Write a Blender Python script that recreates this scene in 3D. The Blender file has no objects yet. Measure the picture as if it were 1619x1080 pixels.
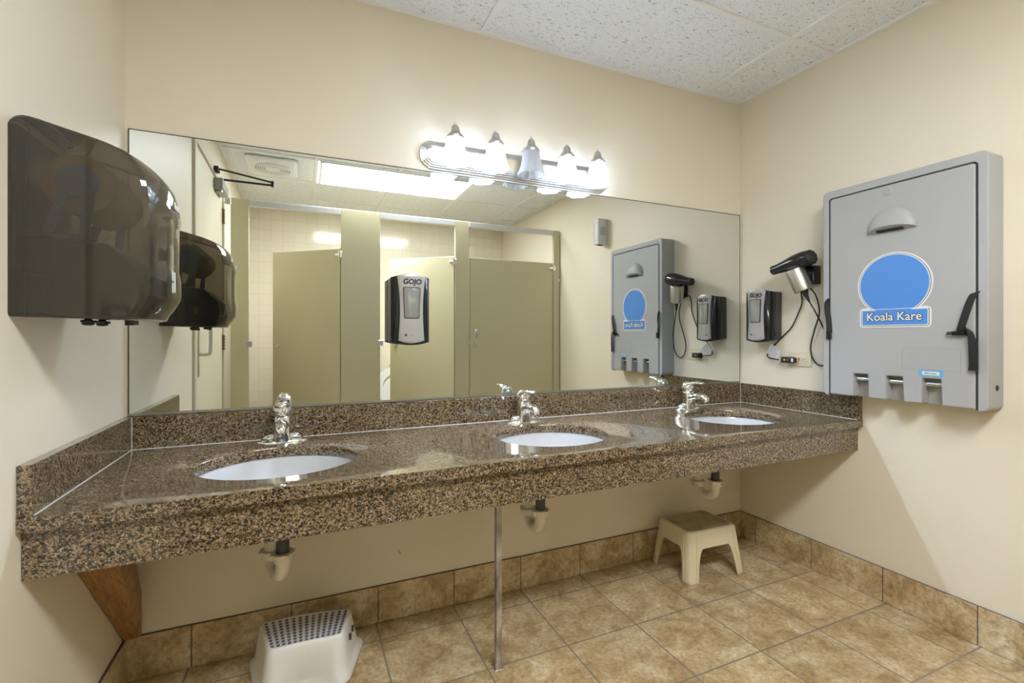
import bpy, bmesh, math, random
from mathutils import Vector, Matrix
from math import sin, cos, pi, radians as R

random.seed(7)
S = bpy.context.scene
COL = S.collection

# ------------------------------------------------------------------ camera, world, exposure
CAM = (0.5385, -1.9368, 1.14)
cd = bpy.data.cameras.new('camera'); cam = bpy.data.objects.new('camera', cd); COL.objects.link(cam)
cam.location = CAM
cam.rotation_euler = (R(90), 0, -0.4153)
cd.sensor_width = 36; cd.lens = 747.5 / 1619 * 36
cd.shift_y = (530.35 - 540) / 1619
cd.clip_start = 0.02
S.camera = cam
w = bpy.data.worlds.new('world'); S.world = w; w.use_nodes = True
w.node_tree.nodes['Background'].inputs[0].default_value = (1.0, 0.97, 0.9, 1)
w.node_tree.nodes['Background'].inputs[1].default_value = 0.25
S.view_settings.view_transform = 'Standard'
S.view_settings.look = 'None'
S.view_settings.exposure = 1.85
S.view_settings.gamma = 1
S.view_settings.use_curve_mapping = False
PANEL_L = 10.5      # brightness of the ceiling diffuser
BULB_W = 5.2      # watts of each of the four lit bulbs

# ------------------------------------------------------------------ room numbers (metres)
W = 2.812; H = 2.452; YB = -3.51; SY = -2.07

# ------------------------------------------------------------------ materials
def M(name, col, rough=.5, metal=0, spec=.5, coat=0, **kw):
    m = bpy.data.materials.new(name); m.use_nodes = True
    b = m.node_tree.nodes['Principled BSDF']
    b.inputs['Base Color'].default_value = (*col, 1)
    b.inputs['Roughness'].default_value = rough
    b.inputs['Metallic'].default_value = metal
    b.inputs['Specular IOR Level'].default_value = spec
    b.inputs['Coat Weight'].default_value = coat
    for k, v in kw.items(): b.inputs[k.replace('_', ' ')].default_value = v
    return m
def N(m, t, **kw):
    n = m.node_tree.nodes.new(t)
    for k, v in kw.items():
        if hasattr(n, k): setattr(n, k, v)
        else: n.inputs[k.replace('_', ' ')].default_value = v
    return n
def L(m, a, b): m.node_tree.links.new(a, b)
def bsdf(m): return m.node_tree.nodes['Principled BSDF']
def coords(m, scale=(1, 1, 1), loc=(0, 0, 0)):
    tc = N(m, 'ShaderNodeTexCoord'); mp = N(m, 'ShaderNodeMapping')
    mp.inputs['Scale'].default_value = scale; mp.inputs['Location'].default_value = loc
    L(m, tc.outputs['Object'], mp.inputs['Vector']); return mp.outputs['Vector']
def ramp(m, fac, stops, interp='LINEAR'):
    r = N(m, 'ShaderNodeValToRGB'); r.color_ramp.interpolation = interp
    e = r.color_ramp.elements
    while len(e) < len(stops): e.new(.5)
    for i, (p, c) in enumerate(stops): e[i].position = p; e[i].color = (*c, 1)
    L(m, fac, r.inputs['Fac']); return r.outputs['Color']
def bump(m, h, strength=.2, dist=.01):
    b = N(m, 'ShaderNodeBump'); b.inputs['Strength'].default_value = strength; b.inputs['Distance'].default_value = dist
    L(m, h, b.inputs['Height']); L(m, b.outputs['Normal'], bsdf(m).inputs['Normal']); return b
def mix(m, fac, a, b, mode='MIX'):
    n = N(m, 'ShaderNodeMix', data_type='RGBA', blend_type=mode)
    for s, v in ((n.inputs[0], fac), (n.inputs[6], a), (n.inputs[7], b)):
        if hasattr(v, 'links'): L(m, v, s)
        elif isinstance(v, tuple): s.default_value = (*v, 1)
        else: s.default_value = v
    return n.outputs[2]
def noisy(m, scale=200, strength=.08, dist=.002):
    n = N(m, 'ShaderNodeTexNoise'); n.inputs['Scale'].default_value = scale; n.inputs['Detail'].default_value = 3
    L(m, coords(m), n.inputs['Vector']); bump(m, n.outputs['Fac'], strength, dist); return m

paint = M('cream wall paint', (.80, .75, .63), .45, spec=.35)
n = N(paint, 'ShaderNodeTexNoise'); n.inputs['Scale'].default_value = 1.7; n.inputs['Detail'].default_value = 4; L(paint, coords(paint), n.inputs['Vector'])
L(paint, ramp(paint, n.outputs['Fac'], [(.3, (.79, .71, .565)), (.7, (.815, .74, .595))]), bsdf(paint).inputs['Base Color'])
n = N(paint, 'ShaderNodeTexNoise'); n.inputs['Scale'].default_value = 160; n.inputs['Detail'].default_value = 3; L(paint, coords(paint), n.inputs['Vector'])
bump(paint, n.outputs['Fac'], .05, .002)

# speckled brown granite
granite = M('brown speckled granite', (.2, .14, .09), .10, spec=.75, coat=.5, Coat_Roughness=.03)
cv = coords(granite)
nd = N(granite, 'ShaderNodeTexNoise'); nd.inputs['Scale'].default_value = 90; nd.inputs['Detail'].default_value = 2; L(granite, cv, nd.inputs['Vector'])
add = N(granite, 'ShaderNodeMixRGB', blend_type='ADD'); add.inputs[0].default_value = .014; L(granite, cv, add.inputs[1]); L(granite, nd.outputs['Color'], add.inputs[2])
v1 = N(granite, 'ShaderNodeTexVoronoi'); v1.inputs['Scale'].default_value = 265; L(granite, add.outputs[0], v1.inputs['Vector'])
sp = N(granite, 'ShaderNodeSeparateColor'); L(granite, v1.outputs['Color'], sp.inputs[0])
c1 = ramp(granite, sp.outputs[0], [(0, (.012, .010, .009)), (.17, (.05, .034, .02)), (.30, (.15, .10, .052)), (.5, (.26, .18, .10)), (.74, (.33, .25, .15)), (.93, (.38, .33, .26))], 'CONSTANT')
v2 = N(granite, 'ShaderNodeTexVoronoi'); v2.inputs['Scale'].default_value = 560; L(granite, add.outputs[0], v2.inputs['Vector'])
sp2 = N(granite, 'ShaderNodeSeparateColor'); L(granite, v2.outputs['Color'], sp2.inputs[0])
c2 = ramp(granite, sp2.outputs[1], [(0, (.3, .3, .3)), (.25, (.8, .8, .8)), (.7, (1.15, 1.1, 1.05))], 'CONSTANT')
L(granite, mix(granite, 1.0, c1, c2, 'MULTIPLY'), bsdf(granite).inputs['Base Color'])

def tile_mat(name, brick=None):
    m = M(name, (.3, .2, .1), .38, spec=.45)
    cv = coords(m)
    a = N(m, 'ShaderNodeTexNoise'); a.inputs['Scale'].default_value = 9; a.inputs['Detail'].default_value = 8; a.inputs['Roughness'].default_value = .68; a.inputs['Distortion'].default_value = .6; L(m, cv, a.inputs['Vector'])
    b = N(m, 'ShaderNodeTexNoise'); b.inputs['Scale'].default_value = 60; b.inputs['Detail'].default_value = 8; b.inputs['Roughness'].default_value = .78; L(m, cv, b.inputs['Vector'])
    base = ramp(m, a.outputs['Fac'], [(.32, (.35, .24, .125)), (.45, (.51, .375, .205)), (.55, (.63, .50, .31)), (.68, (.78, .68, .49))])
    fine = ramp(m, b.outputs['Fac'], [(.36, (.62, .56, .48)), (.5, (.95, .94, .92)), (.62, (1.14, 1.14, 1.14))])
    col = mix(m, 1.0, base, fine, 'MULTIPLY')
    if brick:
        bw, rh, ox, oy = brick
        bt = N(m, 'ShaderNodeTexBrick'); bt.offset = 0; bt.squash = 1
        bt.inputs['Scale'].default_value = 1; bt.inputs['Brick Width'].default_value = bw; bt.inputs['Row Height'].default_value = rh
        bt.inputs['Mortar Size'].default_value = .0032; bt.inputs['Mortar Smooth'].default_value = .3
        bt.inputs['Color1'].default_value = (.9, .88, .86, 1); bt.inputs['Color2'].default_value = (1.1, 1.09, 1.07, 1)
        L(m, coords(m, loc=(-ox, -oy, 0)), bt.inputs['Vector'])
        col = mix(m, 1.0, col, bt.outputs['Color'], 'MULTIPLY')
        col = mix(m, bt.outputs['Fac'], col, (.26, .22, .17))
        L(m, ramp(m, bt.outputs['Fac'], [(0, (.36,) * 3), (1, (.85,) * 3)]), bsdf(m).inputs['Roughness'])
        iv = N(m, 'ShaderNodeMath', operation='MULTIPLY_ADD'); iv.inputs[1].default_value = -1.0; L(m, bt.outputs['Fac'], iv.inputs[0]); 
        sc = N(m, 'ShaderNodeMath', operation='MULTIPLY'); sc.inputs[1].default_value = .35; L(m, b.outputs['Fac'], sc.inputs[0]); L(m, sc.outputs[0], iv.inputs[2])
        bump(m, iv.outputs[0], .35, .004)
    else:
        bump(m, b.outputs['Fac'], .15, .002)
    L(m, col, bsdf(m).inputs['Base Color'])
    return m
floor_mat = tile_mat('mottled brown floor tile', (.3125, .309, .4895, -.4285))
base_mat = tile_mat('mottled brown base tile')
grout = M('grey brown grout', (.13, .10, .08), .85)

ceil_mat = M('white fissured ceiling tile', (.88, .885, .89), .9, spec=.1)
cv = coords(ceil_mat, (1, 2.6, 1))
a = N(ceil_mat, 'ShaderNodeTexNoise'); a.inputs['Scale'].default_value = 62; a.inputs['Detail'].default_value = 4; a.inputs['Roughness'].default_value = .62; a.inputs['Distortion'].default_value = 1.1; L(ceil_mat, cv, a.inputs['Vector'])
b = N(ceil_mat, 'ShaderNodeTexVoronoi'); b.inputs['Scale'].default_value = 130; L(ceil_mat, coords(ceil_mat), b.inputs['Vector'])
m1 = ramp(ceil_mat, a.outputs['Fac'], [(.60, (1, 1, 1)), (.625, (.42, .42, .42))])
m2 = ramp(ceil_mat, b.outputs['Distance'], [(.10, (.5, .5, .5)), (.16, (1, 1, 1))])
mm = mix(ceil_mat, 1.0, m1, m2, 'MULTIPLY')
L(ceil_mat, mix(ceil_mat, 1.0, mm, (.88, .90, .92), 'MULTIPLY'), bsdf(ceil_mat).inputs['Base Color'])
bump(ceil_mat, mm, .35, .004)
tee_mat = M('white painted ceiling grid', (.88, .88, .88), .5)

wall_tile = M('cream glazed wall tile', (.76, .70, .55), .12, spec=.5)
bt = N(wall_tile, 'ShaderNodeTexBrick'); bt.offset = 0; bt.squash = 1
bt.inputs['Scale'].default_value = 1; bt.inputs['Brick Width'].default_value = .111; bt.inputs['Row Height'].default_value = .1095
bt.inputs['Mortar Size'].default_value = .002; bt.inputs['Mortar Smooth'].default_value = .4
bt.inputs['Color1'].default_value = (.78, .71, .56, 1); bt.inputs['Color2'].default_value = (.80, .73, .58, 1); bt.inputs['Mortar'].default_value = (.68, .60, .45, 1)
tc = N(wall_tile, 'ShaderNodeTexCoord'); sx = N(wall_tile, 'ShaderNodeSeparateXYZ'); cx = N(wall_tile, 'ShaderNodeCombineXYZ')
L(wall_tile, tc.outputs['Object'], sx.inputs[0])
for k, (s, d, off) in enumerate((('X', 'X', -.009), ('Z', 'Y', -.027))):
    ad = N(wall_tile, 'ShaderNodeMath', operation='ADD'); ad.inputs[1].default_value = off
    L(wall_tile, sx.outputs[s], ad.inputs[0]); L(wall_tile, ad.outputs[0], cx.inputs[d])
L(wall_tile, cx.outputs[0], bt.inputs['Vector']); L(wall_tile, bt.outputs['Color'], bsdf(wall_tile).inputs['Base Color'])
iv = N(wall_tile, 'ShaderNodeMath', operation='MULTIPLY'); iv.inputs[1].default_value = -1; L(wall_tile, bt.outputs['Fac'], iv.inputs[0]); bump(wall_tile, iv.outputs[0], .5, .003)

mirror_mat = M('silvered mirror glass', (.73, .75, .725), 0.0, 1)
mirror_edge = M('grey metal mirror channel', (.45, .46, .46), .3, 1)
chrome = M('polished chrome', (.86, .87, .88), .05, 1)
steel = M('brushed nickel', (.70, .70, .71), .28, 1)
satin = noisy(M('satin stainless steel', (.62, .60, .57), .3, 1), 80, .03)
porcelain = M('white glazed porcelain', (.56, .56, .57), .07, spec=.5, coat=.5)
caulk = M('white caulk', (.62, .60, .58), .5)
black_pl = M('glossy black plastic', (.012, .012, .014), .18)
black_mt = M('matte black plastic', (.02, .02, .021), .5)
grey_pl = M('dark grey plastic', (.05, .05, .052), .35)
silver_pl = M('silver painted plastic', (.43, .41, .40), .35, .3)
koala_pl = noisy(M('grey moulded plastic', (.42, .42, .42), .48, spec=.4), 260, .12, .002)
seam_mat = M('dark seam', (.03, .03, .03), .7)
pvc = M('yellowed white pvc', (.80, .75, .62), .38)
cream_pl = noisy(M('cream plastic', (.72, .62, .42), .42), 60, .03)
dirty_pl = M('soiled cream plastic', (.5, .4, .25), .6)
n = N(dirty_pl, 'ShaderNodeTexNoise'); n.inputs['Scale'].default_value = 14; n.inputs['Detail'].default_value = 6; L(dirty_pl, coords(dirty_pl), n.inputs['Vector'])
L(dirty_pl, ramp(dirty_pl, n.outputs['Fac'], [(.35, (.36, .28, .17)), (.65, (.56, .46, .30))]), bsdf(dirty_pl).inputs['Base Color'])
white_pl = M('white plastic', (.80, .78, .74), .4)
dot_mat = M('purple grey rubber dots', (.15, .14, .19), .7)
wood = M('stained pine board', (.3, .15, .05), .5)
cv = coords(wood, (40, 6, 6))
n = N(wood, 'ShaderNodeTexNoise'); n.inputs['Scale'].default_value = 2.4; n.inputs['Detail'].default_value = 6; n.inputs['Distortion'].default_value = 1.2; L(wood, cv, n.inputs['Vector'])
L(wood, ramp(wood, n.outputs['Fac'], [(.3, (.20, .095, .03)), (.55, (.37, .19, .065)), (.75, (.46, .26, .10))]), bsdf(wood).inputs['Base Color'])
galv = M('galvanised steel pole', (.42, .40, .37), .42, .7)
n = N(galv, 'ShaderNodeTexNoise'); n.inputs['Scale'].default_value = 30; n.inputs['Detail'].default_value = 6; L(galv, coords(galv, (1, 1, .4)), n.inputs['Vector'])
L(galv, ramp(galv, n.outputs['Fac'], [(.35, (.22, .20, .18)), (.5, (.40, .38, .35)), (.68, (.62, .60, .56))]), bsdf(galv).inputs['Base Color'])
stall_mat = noisy(M('khaki enamelled stall panel', (.62, .56, .365), .34), 120, .04)
stall_edge = M('pale aluminium headrail', (.70, .70, .68), .35, .3)
door_mat = M('cream painted door', (.76, .71, .54), .4)
frame_mat = M('cream painted door frame', (.70, .64, .47), .4)
brass = M('dull bronze hinge', (.30, .23, .12), .4, .8)
closer_mat = M('grey closer casing', (.36, .36, .35), .4, .5)
lamp_white = M('white enamel fan grille', (.80, .80, .80), .4)
vent_dark = M('dark vent gap', (.06, .06, .06), .8)
switch_mat = M('ivory plastic', (.72, .65, .46), .35)
cream_box = M('white plastic housing', (.72, .73, .70), .4)
red_mat = M('red plastic', (.6, .05, .03), .4); yellow_mat = M('yellow label', (.80, .75, .02), .5)
paper_tag = M('white paper tag', (.75, .73, .72), .6)
badge_white = M('white vinyl', (.80, .80, .77), .45)
badge_blue = M('blue vinyl', (.085, .27, .70), .4)
sky_blue = M('light blue label', (.16, .45, .80), .4)
ink = M('black ink', (.012, .012, .014), .5)
white_ink = M('white lettering', (.82, .82, .82), .5)
pale_ink = M('pale grey lettering', (.32, .32, .33), .5)
clear_pl = M('clear soap window', (.27, .28, .28), .06, .3, coat=1)
roll_paper = M('tan paper roll', (.55, .40, .24), .8)
blue_grey = M('blue grey plastic', (.26, .36, .66), .4)

def smoke():
    m = bpy.data.materials.new('smoked translucent plastic'); m.use_nodes = True; t = m.node_tree; t.nodes.clear()
    o = t.nodes.new('ShaderNodeOutputMaterial'); mx = t.nodes.new('ShaderNodeMixShader'); fr = t.nodes.new('ShaderNodeFresnel')
    tr = t.nodes.new('ShaderNodeBsdfTransparent'); gl = t.nodes.new('ShaderNodeBsdfGlossy'); df = t.nodes.new('ShaderNodeBsdfDiffuse'); m2 = t.nodes.new('ShaderNodeMixShader')
    fr.inputs['IOR'].default_value = 1.5; tr.inputs[0].default_value = (.43, .385, .32, 1); gl.inputs['Roughness'].default_value = .05
    gl.inputs[0].default_value = (1, 1, 1, 1); df.inputs[0].default_value = (.10, .085, .065, 1); m2.inputs[0].default_value = .30
    t.links.new(tr.outputs[0], m2.inputs[1]); t.links.new(df.outputs[0], m2.inputs[2])
    t.links.new(fr.outputs[0], mx.inputs[0]); t.links.new(m2.outputs[0], mx.inputs[1]); t.links.new(gl.outputs[0], mx.inputs[2]); t.links.new(mx.outputs[0], o.inputs[0])
    return m
smoke_mat = smoke()
def emit(name, col, s):
    m = bpy.data.materials.new(name); m.use_nodes = True; b = bsdf(m)
    b.inputs['Base Color'].default_value = (.8, .8, .8, 1); b.inputs['Emission Color'].default_value = (*col, 1); b.inputs['Emission Strength'].default_value = s
    return m
panel_mat = emit('lit acrylic diffuser', (.945, 1.0, 1.07), PANEL_L)
def bulb_glass():
    m = bpy.data.materials.new('lit frosted bulb'); m.use_nodes = True; t = m.node_tree; t.nodes.clear()
    o = t.nodes.new('ShaderNodeOutputMaterial'); e = t.nodes.new('ShaderNodeEmission'); tr = t.nodes.new('ShaderNodeBsdfTransparent'); x = t.nodes.new('ShaderNodeMixShader')
    e.inputs[0].default_value = (.78, .985, 1.32, 1); e.inputs[1].default_value = 8; x.inputs[0].default_value = .3
    t.links.new(tr.outputs[0], x.inputs[1]); t.links.new(e.outputs[0], x.inputs[2]); t.links.new(x.outputs[0], o.inputs[0]); return m
bulb_mat = bulb_glass()
def shade_glass(name, e):
    m = bpy.data.materials.new(name); m.use_nodes = True; t = m.node_tree; t.nodes.clear()
    o = t.nodes.new('ShaderNodeOutputMaterial'); a = t.nodes.new('ShaderNodeBsdfTranslucent'); d = t.nodes.new('ShaderNodeBsdfDiffuse'); g = t.nodes.new('ShaderNodeBsdfGlossy')
    tr = t.nodes.new('ShaderNodeBsdfTransparent')
    x = t.nodes.new('ShaderNodeMixShader'); y = t.nodes.new('ShaderNodeMixShader'); z = t.nodes.new('ShaderNodeMixShader')
    for q in (a, d): q.inputs[0].default_value = (.16, .16, .165, 1) if e else (.75, .75, .76, 1)
    g.inputs['Roughness'].default_value = .15; tr.inputs[0].default_value = (.95, .95, .95, 1)
    x.inputs[0].default_value = .35; t.links.new(a.outputs[0], x.inputs[1]); t.links.new(d.outputs[0], x.inputs[2])
    y.inputs[0].default_value = .35 if e == 0 else .26; t.links.new(x.outputs[0], y.inputs[1]); t.links.new(tr.outputs[0], y.inputs[2])
    z.inputs[0].default_value = .08; t.links.new(y.outputs[0], z.inputs[1]); t.links.new(g.outputs[0], z.inputs[2])
    t.links.new(z.outputs[0], o.inputs[0]); return m
shade_mat = shade_glass('frosted glass shade', 1)
shade_off = shade_glass('clear frosted glass shade', 0)
dead_bulb = M('unlit bulb glass', (.7, .7, .68), .2)

# ------------------------------------------------------------------ mesh helpers
def BM(): return bmesh.new()
def obj(name, bm, mat, parent=None, smooth=True, ang=35, loc=None):
    bmesh.ops.recalc_face_normals(bm, faces=bm.faces[:])
    me = bpy.data.meshes.new(name); bm.to_mesh(me); bm.free()
    me.materials.append(mat)
    if smooth:
        for p in me.polygons: p.use_smooth = True
        me.set_sharp_from_angle(angle=R(ang))
    o = bpy.data.objects.new(name, me); COL.objects.link(o)
    if parent: o.parent = parent
    if loc: o.location = loc
    return o
def thing(name, label, cat, loc=(0, 0, 0), rz=0, group=None, kind=None):
    o = bpy.data.objects.new(name, None); COL.objects.link(o); o.empty_display_size = .05
    o.location = loc; o.rotation_euler = (0, 0, rz)
    return tag(o, label, cat, group, kind)
def tag(o, label, cat, group=None, kind=None):
    o['label'] = label; o['category'] = cat
    if group: o['group'] = group
    if kind: o['kind'] = kind
    return o
def box(bm, x0, x1, y0, y1, z0, z1, bev=0, seg=2):
    vs = [bm.verts.new(p) for p in ((x0, y0, z0), (x1, y0, z0), (x1, y1, z0), (x0, y1, z0), (x0, y0, z1), (x1, y0, z1), (x1, y1, z1), (x0, y1, z1))]
    fs = [bm.faces.new([vs[i] for i in q]) for q in ((0, 3, 2, 1), (4, 5, 6, 7), (0, 1, 5, 4), (1, 2, 6, 5), (2, 3, 7, 6), (3, 0, 4, 7))]
    if bev:
        es = set(e for f in fs for e in f.edges)
        bmesh.ops.bevel(bm, geom=list(es), offset=bev, segments=seg, affect='EDGES', profile=.5)
    return vs
def loft(bm, rings, cap0=True, cap1=True, closed=True):
    rs = [[bm.verts.new(p) for p in r] for r in rings]
    n = len(rs[0])
    for a, b in zip(rs, rs[1:]):
        for i in range(n if closed else n - 1):
            j = (i + 1) % n
            bm.faces.new((a[i], a[j], b[j], b[i]))
    if cap0: bm.faces.new(rs[0][::-1])
    if cap1: bm.faces.new(rs[-1])
    return rs
def circ(c, r, n=24, ax='z', ry=None, ph=0):
    ry = ry or r; out = []
    for i in range(n):
        t = 2 * pi * i / n + ph; a, b = r * cos(t), ry * sin(t)
        out.append({'z': (c[0] + a, c[1] + b, c[2]), 'y': (c[0] + a, c[1], c[2] + b), 'x': (c[0], c[1] + a, c[2] + b)}[ax])
    return out
def cyl(bm, p0, p1, r0, r1=None, n=24):
    r1 = r0 if r1 is None else r1
    tube(bm, [p0, p1], [r0, r1], n)
def tube(bm, pts, r, n=12, flat=1.0, cap=True):
    P = [Vector(p) for p in pts]; rr = r if isinstance(r, (list, tuple)) else [r] * len(P)
    up = None; rings = []
    for i, p in enumerate(P):
        d = (P[min(i + 1, len(P) - 1)] - P[max(i - 1, 0)]).normalized()
        if up is None:
            up = Vector((0, 0, 1)) if abs(d.z) < .9 else Vector((0, 1, 0))
        s = d.cross(up).normalized(); up = s.cross(d).normalized()
        rings.append([tuple(p + s * rr[i] * cos(2 * pi * k / n) + up * rr[i] * flat * sin(2 * pi * k / n)) for k in range(n)])
    loft(bm, rings, cap, cap)
def smoothpath(pts, k=8):
    P = [Vector(p) for p in pts]; P = [2 * P[0] - P[1]] + P + [2 * P[-1] - P[-2]]; out = []
    for i in range(1, len(P) - 2):
        a, b, c, d = P[i - 1:i + 3]
        for j in range(k):
            t = j / k
            out.append(.5 * ((2 * b) + (c - a) * t + (2 * a - 5 * b + 4 * c - d) * t * t + (3 * b - a - 3 * c + d) * t ** 3))
    out.append(P[-2]); return [tuple(p) for p in out]
def lathe(bm, prof, c=(0, 0, 0), n=32, ax='z', cap=True, mod=None):
    rings = []
    for r, z in prof:
        ring = []
        for i in range(n):
            t = 2 * pi * i / n; q = r * (mod(t, z) if mod else 1)
            a, b = q * cos(t), q * sin(t)
            ring.append({'z': (c[0] + a, c[1] + b, c[2] + z), 'y': (c[0] + a, c[1] + z, c[2] + b), 'x': (c[0] + z, c[1] + a, c[2] + b)}[ax])
        rings.append(ring)
    loft(bm, rings, cap, cap)
def prism(bm, poly, y0, y1, bev=0, seg=2):
    """polygon in (x,z), extruded from y0 (back) to y1 (front); front edges rounded"""
    a = [bm.verts.new((x, y0, z)) for x, z in poly]; b = [bm.verts.new((x, y1, z)) for x, z in poly]
    n = len(poly)
    for i in range(n):
        j = (i + 1) % n; bm.faces.new((a[i], a[j], b[j], b[i]))
    bm.faces.new(a[::-1]); f = bm.faces.new(b)
    if bev: bmesh.ops.bevel(bm, geom=list(f.edges), offset=bev, segments=seg, affect='EDGES', profile=.5)
def rrect(x0, x1, z0, z1, r, n=6):
    rs = r if isinstance(r, (list, tuple)) else [r] * 4; out = []
    for (cx, cz, a0, q) in ((x1, z0, -pi / 2, 0), (x1, z1, 0, 1), (x0, z1, pi / 2, 2), (x0, z0, pi, 3)):
        rr = rs[q]; sx = -1 if cx == x1 else 1; sz = 1 if cz == z0 else -1
        if rr <= 0: out.append((cx, cz)); continue
        for i in range(n + 1):
            t = a0 + pi / 2 * i / n; out.append((cx + sx * rr + rr * cos(t), cz + sz * rr + rr * sin(t)))
    return out
def ellipse(cx, cz, a, b, n=48, t0=0, t1=2 * pi, closed=True):
    return [(cx + a * cos(t0 + (t1 - t0) * i / n), cz + b * sin(t0 + (t1 - t0) * i / n)) for i in range(n if closed else n + 1)]
def text(name, s, size, mat, parent, loc, off=0.0, depth=.0006, sx=1.0, shear=0, rot=(R(90), 0, 0), align='CENTER', space=1.0):
    """lettering lying in the local xz plane, facing -y"""
    cu = bpy.data.curves.new(name, 'FONT'); cu.body = s; cu.size = size; cu.align_x = align; cu.align_y = 'CENTER'
    cu.offset = off; cu.extrude = depth; cu.shear = shear; cu.space_character = space
    tmp = bpy.data.objects.new(name, cu); COL.objects.link(tmp)
    dg = bpy.context.evaluated_depsgraph_get(); dg.update()
    me = bpy.data.meshes.new_from_object(tmp.evaluated_get(dg)); bpy.data.objects.remove(tmp); bpy.data.curves.remove(cu)
    me.materials.clear(); me.materials.append(mat); me.name = name
    me.transform(Matrix.Translation(loc) @ Matrix.Rotation(rot[2], 4, 'Z') @ Matrix.Rotation(rot[0], 4, 'X') @ Matrix.Diagonal((sx, 1, 1, 1)))
    o = bpy.data.objects.new(name, me); COL.objects.link(o); o.parent = parent
    return o
RIGHT = -pi / 2; LEFT = pi / 2
def rounded(o, w_):
    m = o.modifiers.new('rounded edges', 'BEVEL'); m.width = w_; m.segments = 3; m.limit_method = 'ANGLE'; m.angle_limit = R(40); m.harden_normals = True
    return o

# ------------------------------------------------------------------ room shell
bm = BM(); box(bm, -.1, W + .1, YB - .1, .1, -.1, 0)
tag(obj('floor', bm, floor_mat, smooth=False), 'floor of square mottled brown ceramic tiles', 'floor', kind='structure')
bm = BM(); box(bm, -.1, W + .1, YB - .1, .1, H + .006, H + .1)
ceiling = tag(obj('ceiling', bm, ceil_mat, smooth=False), 'suspended ceiling of white fissured tiles', 'ceiling', kind='structure')
GX = [.01, .63, 1.247, 1.885, 2.515, W - .01]; GY = [-.01, -.52, -1.2, -1.90, -2.49, -3.05, YB + .01]
bm = BM()
for i, x in enumerate(GX):
    hw = .011; box(bm, x - hw, x + hw, YB, 0, H - .002, H + .006)
for y in GY: box(bm, 0, W, y - .011, y + .011, H - .0015, H + .006)
obj('ceiling_grid', bm, tee_mat, ceiling, smooth=False)
bm = BM(); box(bm, -.1, W + .1, 0, .1, -.05, H + .05)
tag(obj('wall_back', bm, paint, smooth=False), 'cream painted wall behind the mirror and granite vanity', 'wall', kind='structure')
bm = BM(); box(bm, W, W + .1, YB, 0, -.05, H + .05)
tag(obj('wall_right', bm, paint, smooth=False), 'cream painted wall carrying the grey baby changing station', 'wall', kind='structure')
DY0, DY1, DZ = -1.10, -2.04, 2.19
bm = BM(); box(bm, -.1, 0, DY0 + .05, 0, -.05, H + .05); box(bm, -.1, 0, YB, DY1 - .025, -.05, H + .05); box(bm, -.1, 0, DY1 - .025, DY0 + .05, DZ + .045, H + .05)
tag(obj('wall_left', bm, paint, smooth=False), 'cream painted wall carrying the smoked paper towel dispenser', 'wall', kind='structure')
bm = BM(); box(bm, -.1, W + .1, YB - .1, YB, -.05, H + .05)
tag(obj('wall_rear', bm, wall_tile, smooth=False), 'cream glazed tile wall behind the toilet stalls, seen in the mirror', 'wall', kind='structure')

# baseboards: one mesh of cut tiles each
BH = .1442
def baseboard(name, label, axis, cuts, at, sgn):
    bm = BM()
    for a, b in zip(cuts, cuts[1:]):
        a, b = a + .0018, b - .0018
        if axis == 'x': box(bm, a, b, min(at, at + sgn * .009), max(at, at + sgn * .009), 0.001, BH, .0012, 1)
        else: box(bm, min(at, at + sgn * .009), max(at, at + sgn * .009), a, b, 0.001, BH, .0012, 1)
    o = tag(obj(name, bm, base_mat, smooth=False), label, 'baseboard', kind='structure')
    bm = BM(); t = .0068
    if axis == 'x': box(bm, cuts[0], cuts[-1], min(at, at + sgn * t), max(at, at + sgn * t), .0005, BH + .0015)
    else: box(bm, min(at, at + sgn * t), max(at, at + sgn * t), cuts[0], cuts[-1], .0005, BH + .0015)
    obj('grout', bm, grout, o, smooth=False)
cx_ = [0.0] + [.8094 + .3113 * i for i in range(-2, 7)] + [W]
baseboard('baseboard_back', 'brown tile baseboard along the wall under the vanity', 'x', cx_, 0, -1)
cy_ = sorted([-.0095] + [-.1035 - .3113 * i for i in range(0, 7)])
baseboard('baseboard_right', 'brown tile baseboard along the wall below the changing station', 'y', cy_, W, -1)
baseboard('baseboard_left', 'brown tile baseboard along the wall below the paper towel dispenser', 'y', [-1.0, -.78, -.47, -.16, -.0095], 0, 1)

# door on the left wall, seen in the mirror
d = thing('door_1', 'cream painted entrance door on the left wall, seen in the mirror', 'door', kind='structure')
bm = BM(); box(bm, -.05, 0.002, DY1 + .004, DY0 - .004, .01, DZ - .004, .002, 1)
leaf = obj('door_leaf', bm, door_mat, d, smooth=False)
bm = BM()
box(bm, -.09, .014, DY0, DY0 + .055, 0, DZ + .05, .003, 1)
box(bm, -.09, .014, DY1 - .028, DY1, 0, DZ + .05, .003, 1)
box(bm, -.09, .014, DY1, DY0, DZ, DZ + .05, .003, 1)
obj('door_frame', bm, frame_mat, d, smooth=False)
for z in (2.0, 1.09, .22):
    bm = BM(); box(bm, .002, .006, DY1 - .022, DY1 + .02, z - .055, z + .055)
    for k in range(5): cyl(bm, (.012, DY1, z - .055 + k * .022), (.012, DY1, z - .055 + k * .022 + .019), .008, n=12)
    obj('hinge', bm, brass, d)
bm = BM(); box(bm, .002, .005, -1.21, -1.135, .905, 1.25, .002, 1)
pl = obj('push_plate', bm, satin, d)
bm = BM(); tube(bm, smoothpath([(.004, -1.175, 1.035), (.05, -1.175, 1.035), (.062, -1.175, 1.06), (.062, -1.175, 1.20), (.05, -1.175, 1.225), (.004, -1.175, 1.225)], 6), .009, 12)
obj('pull_handle', bm, steel, d)
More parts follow.
